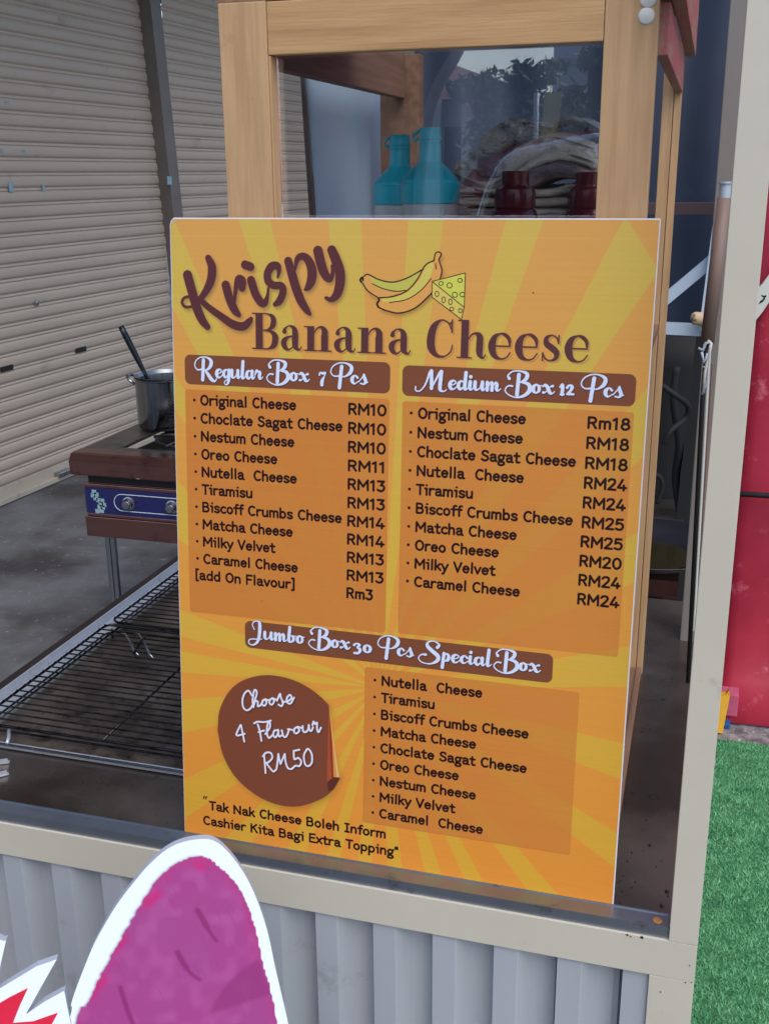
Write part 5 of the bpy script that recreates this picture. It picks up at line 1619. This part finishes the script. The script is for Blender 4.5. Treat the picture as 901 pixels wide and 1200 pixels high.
# the piece widens below the frame down to the ground
rim = lobe + [(lowR[0] + .015, lowR[1] - .12), (lowR[0] + .02, lowR[1] - .35), (lowR[0] - .02, .12), (lowR[0] - .06, .0), (lowL[0] + .0, .0), (lowL[0] - .06, .15), (lowL[0] - .09, .38), (lowL[0] - .045, lowL[1] - .13)]
D3 = lambda q, off=0.0: Tn * q[0] + Un * q[1] + Nn * off
def dense(pts): return [tuple(q) for q in catmull(pts, 5, True)]
rimd = dense(rim)
TH = .010
link('backing_board', slab_mesh('cutout_back', [D3(q) for q in rimd], [D3(q, -TH) for q in rimd]), M['flute'], sign)
ins_px = [zf(*q) for q in ((225, 595), (258, 540), (290, 470), (330, 395), (372, 320), (410, 255), (452, 190), (500, 140), (560, 112), (600, 112), (640, 140), (680, 178), (718, 240), (745, 320), (768, 420), (790, 500), (812, 610))]
ins = [loc2(*q) for q in ins_px]
ins2 = ins + [(ins[-1][0] + .01, ins[-1][1] - .12), (ins[-1][0] + .01, ins[-1][1] - .35), (ins[-1][0] - .03, .06), (ins[0][0] + .0, .06), (ins[0][0] - .03, .2), (ins[0][0] - .05, .38), (ins[0][0] - .02, ins[0][1] - .13)]
mnx = min(q[0] for q in rimd); mxx = max(q[0] for q in rimd); mxy = max(q[1] for q in rimd)
Wm, Hm = (mxx - mnx) * 1000, mxy * 1000
tomm = lambda q: ((q[0] - mnx) * 1000, (mxy - q[1]) * 1000)
CP, cm = draw_cutout([tomm(q) for q in ins2], Wm, Hm)
mk_ = CP.mask()
for st_px, w_ in ((((576, 266), (590, 290), (604, 316)), 10), (((604, 316), (618, 338), (632, 356)), 6), (((518, 390), (532, 416), (546, 438)), 10), (((546, 438), (562, 456), (584, 470)), 6), (((350, 492), (362, 530), (376, 572), (388, 600)), 8)):
    q = [tomm(loc2(*zf(*s_))) for s_ in st_px]
    CP.stroke(mk_, q, w_ / 2.5 * .72)
CP.ink(CP.blur(mk_, 1.4) * cm, (138, 40, 108), .85)
mk_ = CP.mask(); CP.poly(mk_, [tomm(loc2(*zf(*s_))) for s_ in ((755, 408), (700, 445), (645, 505), (608, 572), (690, 545), (792, 512))])
CP.ink(CP.blur(mk_, 2.2) * cm, (146, 48, 116), .7)
mk_ = CP.mask()
for a_, b_ in (((258, 520), (300, 470)), ((330, 380), (360, 350)), ((430, 245), (462, 218)), ((575, 130), (590, 140))): CP.stroke(mk_, [tomm(loc2(*zf(*a_))), tomm(loc2(*zf(*b_)))], 4.5, False)
CP.ink(CP.blur(mk_, 3) * cm, (204, 30, 112), .7)
cim = CP.image('cutout_print')
def printed(nm, pts, off, im_, matn):
    bm_ = bmesh.new()
    vs_ = [bm_.verts.new(D3(q, off)) for q in pts]
    f_ = bm_.faces.new(vs_)
    f_.normal_update()
    if f_.normal.dot(Nn) < 0: f_.normal_flip()
    bmesh.ops.triangulate(bm_, faces=[f_])
    uvl = bm_.loops.layers.uv.new('UVMap')
    for fc in bm_.faces:
        for l_ in fc.loops:
            q = l_.vert.co
            l_[uvl].uv = ((q.dot(Tn) - mnx) * 1000 / Wm, q.dot(Un) * 1000 / Hm)
    me_ = bpy.data.meshes.new(nm); bm_.to_mesh(me_); bm_.free()
    return link(nm, me_, matn, sign)
cen = np.mean(np.array(rimd), axis=0)
printed('printed_face', rimd, .0006, cim, image_mat('cutout_board_print', cim, .45))
# starburst piece, standing a little in front of the lobe's left edge
star_px = [zf(*q) for q in ((-70, 470), (-30, 330), (12, 352), (20, 350), (4, 420), (-6, 495), (60, 455), (110, 425), (168, 405), (120, 490), (78, 566), (130, 530), (190, 497), (198, 540), (210, 600))]
star = [loc2(*q) for q in star_px]
star = star + [(star[-1][0] + .02, star[-1][1] - .15), (star[-1][0] + .03, .10), (star[0][0] + .02, .10), (star[0][0] - .05, .3)]
link('starburst_board', slab_mesh('star', [D3(q, .004) for q in star], [D3(q, -.006) for q in star]), M['flute'], sign)
off_ = .0046
bm_ = bmesh.new(); f_ = bm_.faces.new([bm_.verts.new(D3(q, off_)) for q in star]); f_.normal_update()
if f_.normal.dot(Nn) < 0: f_.normal_flip()
bmesh.ops.triangulate(bm_, faces=[f_]); me_ = bpy.data.meshes.new('star_white'); bm_.to_mesh(me_); bm_.free()
link('starburst_rim', me_, mat('white_print_rim', s2l(240, 250, 253), .45), sign)
red_px = [zf(*q) for q in ((-60, 560), (-20, 545), (30, 515), (84, 488), (60, 540), (40, 590), (100, 585), (172, 560), (150, 600), (140, 640), (-60, 700))]
red = [loc2(*q) for q in red_px]
bm_ = bmesh.new(); f_ = bm_.faces.new([bm_.verts.new(D3(q, off_ + .0006)) for q in red]); f_.normal_update()
if f_.normal.dot(Nn) < 0: f_.normal_flip()
bmesh.ops.triangulate(bm_, faces=[f_]); me_ = bpy.data.meshes.new('star_red'); bm_.to_mesh(me_); bm_.free()
link('starburst_red', me_, mat('scarlet_print', s2l(226, 36, 70), .45, var=.06, vscale=20), sign)

# ================================================================== THE STREET BEHIND THE CAMERA (seen mirrored in the cabinet glass)
GY = CY + .0205
def mir(px, py, D):
    """point at distance D in front of the glass that the camera sees mirrored at this place"""
    p_ = at(px, py, 'y', 2 * GY + D - GY)
    return Vector((p_.x, GY - D, p_.z))
# house with brown tiled roof
HD = 17.0
h0, h1 = mir(455, 140, HD), mir(600, 140, HD)
ez = mir(600, 108, HD).z
hs = thing('house', 'white house with brown tiled roof mirrored in the cabinet glass', 'house', ((h0.x + h1.x) / 2, -HD + GY - 2, 0))
HO = hs.location
x0h, x1h = h0.x - HO.x, h1.x - HO.x
yh = (GY - HD) - HO.y
box('wall', x0h, x1h, yh - 5, yh, 0, ez, M['white_paint'], hs, 0)
rp0 = mir(520, 52, HD).z - .35
xe_ = mir(640, 112, HD).x - HO.x; xr_ = mir(520, 52, HD + 2.5).x - HO.x
v = [(x0h - 1.0, yh + .5, ez - .1), (xe_, yh + .5, ez - .1), (xe_, yh - 5.5, ez - .1), (x0h - 1.0, yh - 5.5, ez - .1), (x0h - .2, yh - 2.5, rp0 + .35), (xr_, yh - 2.5, rp0 + .35)]
link('roof', mesh('roof', v, [(0, 1, 5, 4), (1, 2, 5), (2, 3, 4, 5), (3, 0, 4), (3, 2, 1, 0)]), M['roof_tile'], hs)
for fx in (.15, .45, .75):
    xa = x0h + (x1h - x0h) * fx
    w_ = box('window', xa, xa + 1.0, yh + .001, yh + .06, ez - 1.9, ez - .5, M['dark_glass'], hs, .01)
    for dx in (-.06, .98):
        fr2 = box('frame', xa + dx, xa + dx + .08, yh + .0615, yh + .1, ez - 1.95, ez - .45, M['white_paint'], w_, 0); fr2.location -= w_.location
for fx in (.36, .66, .98):
    xa = x0h + (x1h - x0h) * fx
    box('column', xa, xa + .28, yh + .3, yh + .58, 0, ez - .11, M['white_paint'], hs, 0)
# pale tower block
TD = 42.0
t0, t1 = mir(648, 80, TD), mir(740, 80, TD)
tb = thing('tower_block', 'pale grey blue block rising behind the trees, mirrored in the glass', 'building', ((t0.x + t1.x) / 2, GY - TD, 0))
box('wall', t0.x - tb.location.x, t1.x - tb.location.x + 6, -8, 0, 0, 16, M['block_grey'], tb, 0)
for i in range(5):
    box('ledge', t0.x - tb.location.x - .05, t1.x - tb.location.x + 6, .001, .25, 2.8 + i * 2.7, 3.0 + i * 2.7, M['concrete'], tb, 0)

def leaf_cloud(nm, centres, n, size, parent, seed):
    r = np.random.default_rng(seed)
    C_ = np.array([c[:3] for c in centres]); R2 = np.array([c[3] for c in centres])
    idx = r.choice(len(centres), n, p=R2 ** 2 / (R2 ** 2).sum())
    d_ = r.normal(0, 1, (n, 3)); d_ /= np.linalg.norm(d_, axis=1)[:, None]
    rad = R2[idx] * r.uniform(.25, 1.05, n) ** .6
    p_ = C_[idx] + d_ * rad[:, None] * np.array([1, 1, .8])
    a_ = r.normal(0, 1, (n, 3)); a_ /= np.linalg.norm(a_, axis=1)[:, None]
    b_ = np.cross(a_, r.normal(0, 1, (n, 3))); b_ /= np.linalg.norm(b_, axis=1)[:, None]
    s_ = size * r.uniform(.5, 1.3, n)[:, None]
    V_ = np.stack([p_ - a_ * s_, p_ + b_ * s_ * .38, p_ + a_ * s_, p_ - b_ * s_ * .38], 1).astype(np.float32)
    me_ = bpy.data.meshes.new(nm)
    me_.vertices.add(n * 4); me_.vertices.foreach_set('co', V_.ravel())
    me_.loops.add(n * 4); me_.loops.foreach_set('vertex_index', np.arange(n * 4, dtype=np.int32))
    me_.polygons.add(n); me_.polygons.foreach_set('loop_start', np.arange(0, n * 4, 4, dtype=np.int32))
    me_.update(calc_edges=True)
    return link(nm, me_, M['leaf'], parent)
def tree(px, py_top, D, spread, label, seed, py_bot=130):
    top = mir(px, py_top, D)
    t = thing('tree', label, 'tree', (top.x, top.y, 0), 'trees mirrored in the cabinet glass')
    H = top.z
    r = random.Random(seed)
    low = mir(px, py_bot, D).z
    tube('trunk', [(0, 0, 0), (.05, 0, low * .5), (-.04, .03, low), (.02, 0, H * .9)], [.16, .13, .10, .03], M['bark'], t, 10)
    cs = []
    for i in range(9):
        a = r.uniform(0, 6.28); rr_ = r.uniform(.3, 1) * spread
        z = r.uniform(low, H - .25)
        tip = (rr_ * math.cos(a), rr_ * math.sin(a), z)
        tube('limb', [(0, 0, z - .5), (tip[0] * .6, tip[1] * .6, z - .15), tip], [.05, .035, .012], M['bark'], t, 6)
        cs.append((*tip, r.uniform(.3, .55) * spread))
    cs.append((0, 0, H - .3, .35 * spread))
    leaf_cloud('crown', cs, 620, .10, t, seed)
    return t
tree(612, 60, 15.5, .62, 'loose leafed tree standing against the mirrored sky', 1)
tree(568, 68, 16.0, .42, 'smaller tree in front of the mirrored brown roof', 2)
tree(676, 88, 13.0, .55, 'broad low tree in front of the mirrored pale block', 3, 150)
tree(704, 46, 12.0, .28, 'branch tips at the top right corner of the mirrored view', 4, 60)
# canvas flap on a bent pole, close behind the viewer on the left
FD = 3.2
edge_ = [mir(*q, FD) for q in ((560, -60), (545, 20), (533, 60), (508, 105), (496, 150), (489, 205), (486, 300), (486, 420))]
fo = Vector((edge_[4].x, edge_[4].y, 0))
fl = thing('canvas_flap', 'dark brown canvas flap on a bent pole mirrored at the left of the glass', 'canvas', fo)
ge = [Vector(q) for q in spline([tuple(p_ - fo) for p_ in edge_], 5)]
ge[-1].z = max(ge[-1].z, .05)
v, f = [], []
ncol = 14
for gi, p_ in enumerate(ge):
    for ci in range(ncol + 1):
        v.append((p_.x - ci * .16, p_.y + .03 * math.sin(ci * 1.3 + gi * .15) * min(1, ci), p_.z))
for gi in range(len(ge) - 1):
    for ci in range(ncol):
        a = gi * (ncol + 1) + ci
        f.append((a, a + 1, a + ncol + 2, a + ncol + 1))
cv_ = link('canvas', mesh('canvas', v, f, True), mat('dark_brown_canvas', s2l(64, 54, 50), .85, var=.2, vscale=3), fl)
so = cv_.modifiers.new('thick', 'SOLIDIFY'); so.thickness = .003
tube('bent_pole', [tuple(p_ + Vector((.015, .02, 0))) for p_ in ge], .024, M['brown_pole'], fl, 8)
# hedge, yellow banner
hd0, hd1 = mir(575, 135, 11.5), mir(640, 135, 11.5)
hz = mir(600, 118, 11.5).z
hg = thing('hedge', 'dark green hedge below the mirrored trees', 'hedge', ((hd0.x + hd1.x) / 2, GY - 11.5, 0))
leaf_cloud('foliage', [(x_, 0, z_, .34) for x_ in np.linspace(-.35, 1.1, 7) for z_ in (.4, 1.1, hz - .4)], 3600, .08, hg, 9)
tube('stem', [(0, 0, 0), (0, 0, hz - .3)], .05, M['bark'], hg, 8)
b0, b1 = mir(631, 146, 10.2), mir(655, 107, 10.2)
bn = thing('yellow_banner', 'upright yellow banner sign mirrored between the trees', 'banner', (b0.x, GY - 10.2, 0))
yb2 = link('banner_cloth', slab_mesh('banner', [Vector((0, 0, b0.z - .5)), Vector((b1.x - b0.x - .05, 0, b0.z - .5)), Vector((b1.x - b0.x + .03, 0, b1.z)), Vector((.05, 0, b1.z))],
           [Vector((0, -.03, b0.z - .5)), Vector((b1.x - b0.x - .05, -.03, b0.z - .5)), Vector((b1.x - b0.x + .03, -.03, b1.z)), Vector((.05, -.03, b1.z))]), mat('olive_yellow_cloth', s2l(170, 156, 70), .7, var=.2, vscale=4), bn)
tube('pole', [(-.03, -.015, 0), (-.03, -.015, b1.z)], .025, M['steel'], bn, 8)

# red van parked across the way: roofline and dark windows show over the towels
VD = 4.6
va = mir(545, 164, VD); vb = mir(640, 147, VD); vc = mir(712, 172, VD)
van = thing('parked_car', 'red parked car with chrome window line mirrored above the towels', 'car', (va.x + .98, GY - VD - .9, 0))
VO = van.location
zr = vb.z - .02
pv = [(-2.15, .35), (-2.2, .75), (-2.0, 1.05), (-1.25, 1.18), (-1.02, zr - .28), (-.72, zr - .07), (-.1, zr + .01), (.4, zr - .04), (.78, zr - .25), (1.02, 1.15), (1.05, .35)]
sp_ = [tuple(q) for q in spline(pv, 4)]
def shell(yy, sc_): return [Vector((x_, yy, z_ if z_ < 1.05 else 1.05 + (z_ - 1.05) * sc_)) for x_, z_ in sp_]
link('body', slab_mesh('van_body', shell(.88, 1.0), shell(-.88, 1.0)), M['car_red'], van)
win = [(-.98, 1.18), (-.80, zr - .20), (-.55, zr - .09), (-.05, zr - .03), (.32, zr - .07), (.62, zr - .2), (.70, 1.18)]
wsp = [tuple(q) for q in spline(win, 4)]
link('side_window', slab_mesh('van_win', [Vector((a, .884, b)) for a, b in wsp], [Vector((a, .875, b)) for a, b in wsp]), M['dark_glass'], van)
tube('window_trim', [(a, .893, b + .012) for a, b in wsp], .02, M['chrome'], van, 8)
box('pillar', -.05, .08, .8845, .895, 1.18, zr - .10, M['car_red'], van, .004)
box('door_handle', .25, .42, .882, .91, 1.02, 1.05, M['chrome'], van, .005)
for x_ in (-1.45, .48):
    for y_ in (.78, -.78):
        w_ = lathe('wheel', [(0, -.09), (.20, -.09), (.32, -.09), (.34, -.06), (.34, .06), (.32, .09), (.2, .09), (0, .09)], M['tyre'], van, (x_, y_, .34), 28, False, False)
        w_.rotation_euler = (math.radians(-90), 0, 0)
        lathe('rim', [(0, .0905), (.19, .0905), (.2, .1), (.16, .105), (0, .1)], M['steel'], w_, (0, 0, 0), 24, False, False)
for y_ in (.55, -.55):
    box('headlight', -2.24, -2.19, y_ - .15, y_ + .15, .66, .8, M['chrome'], van, .01)
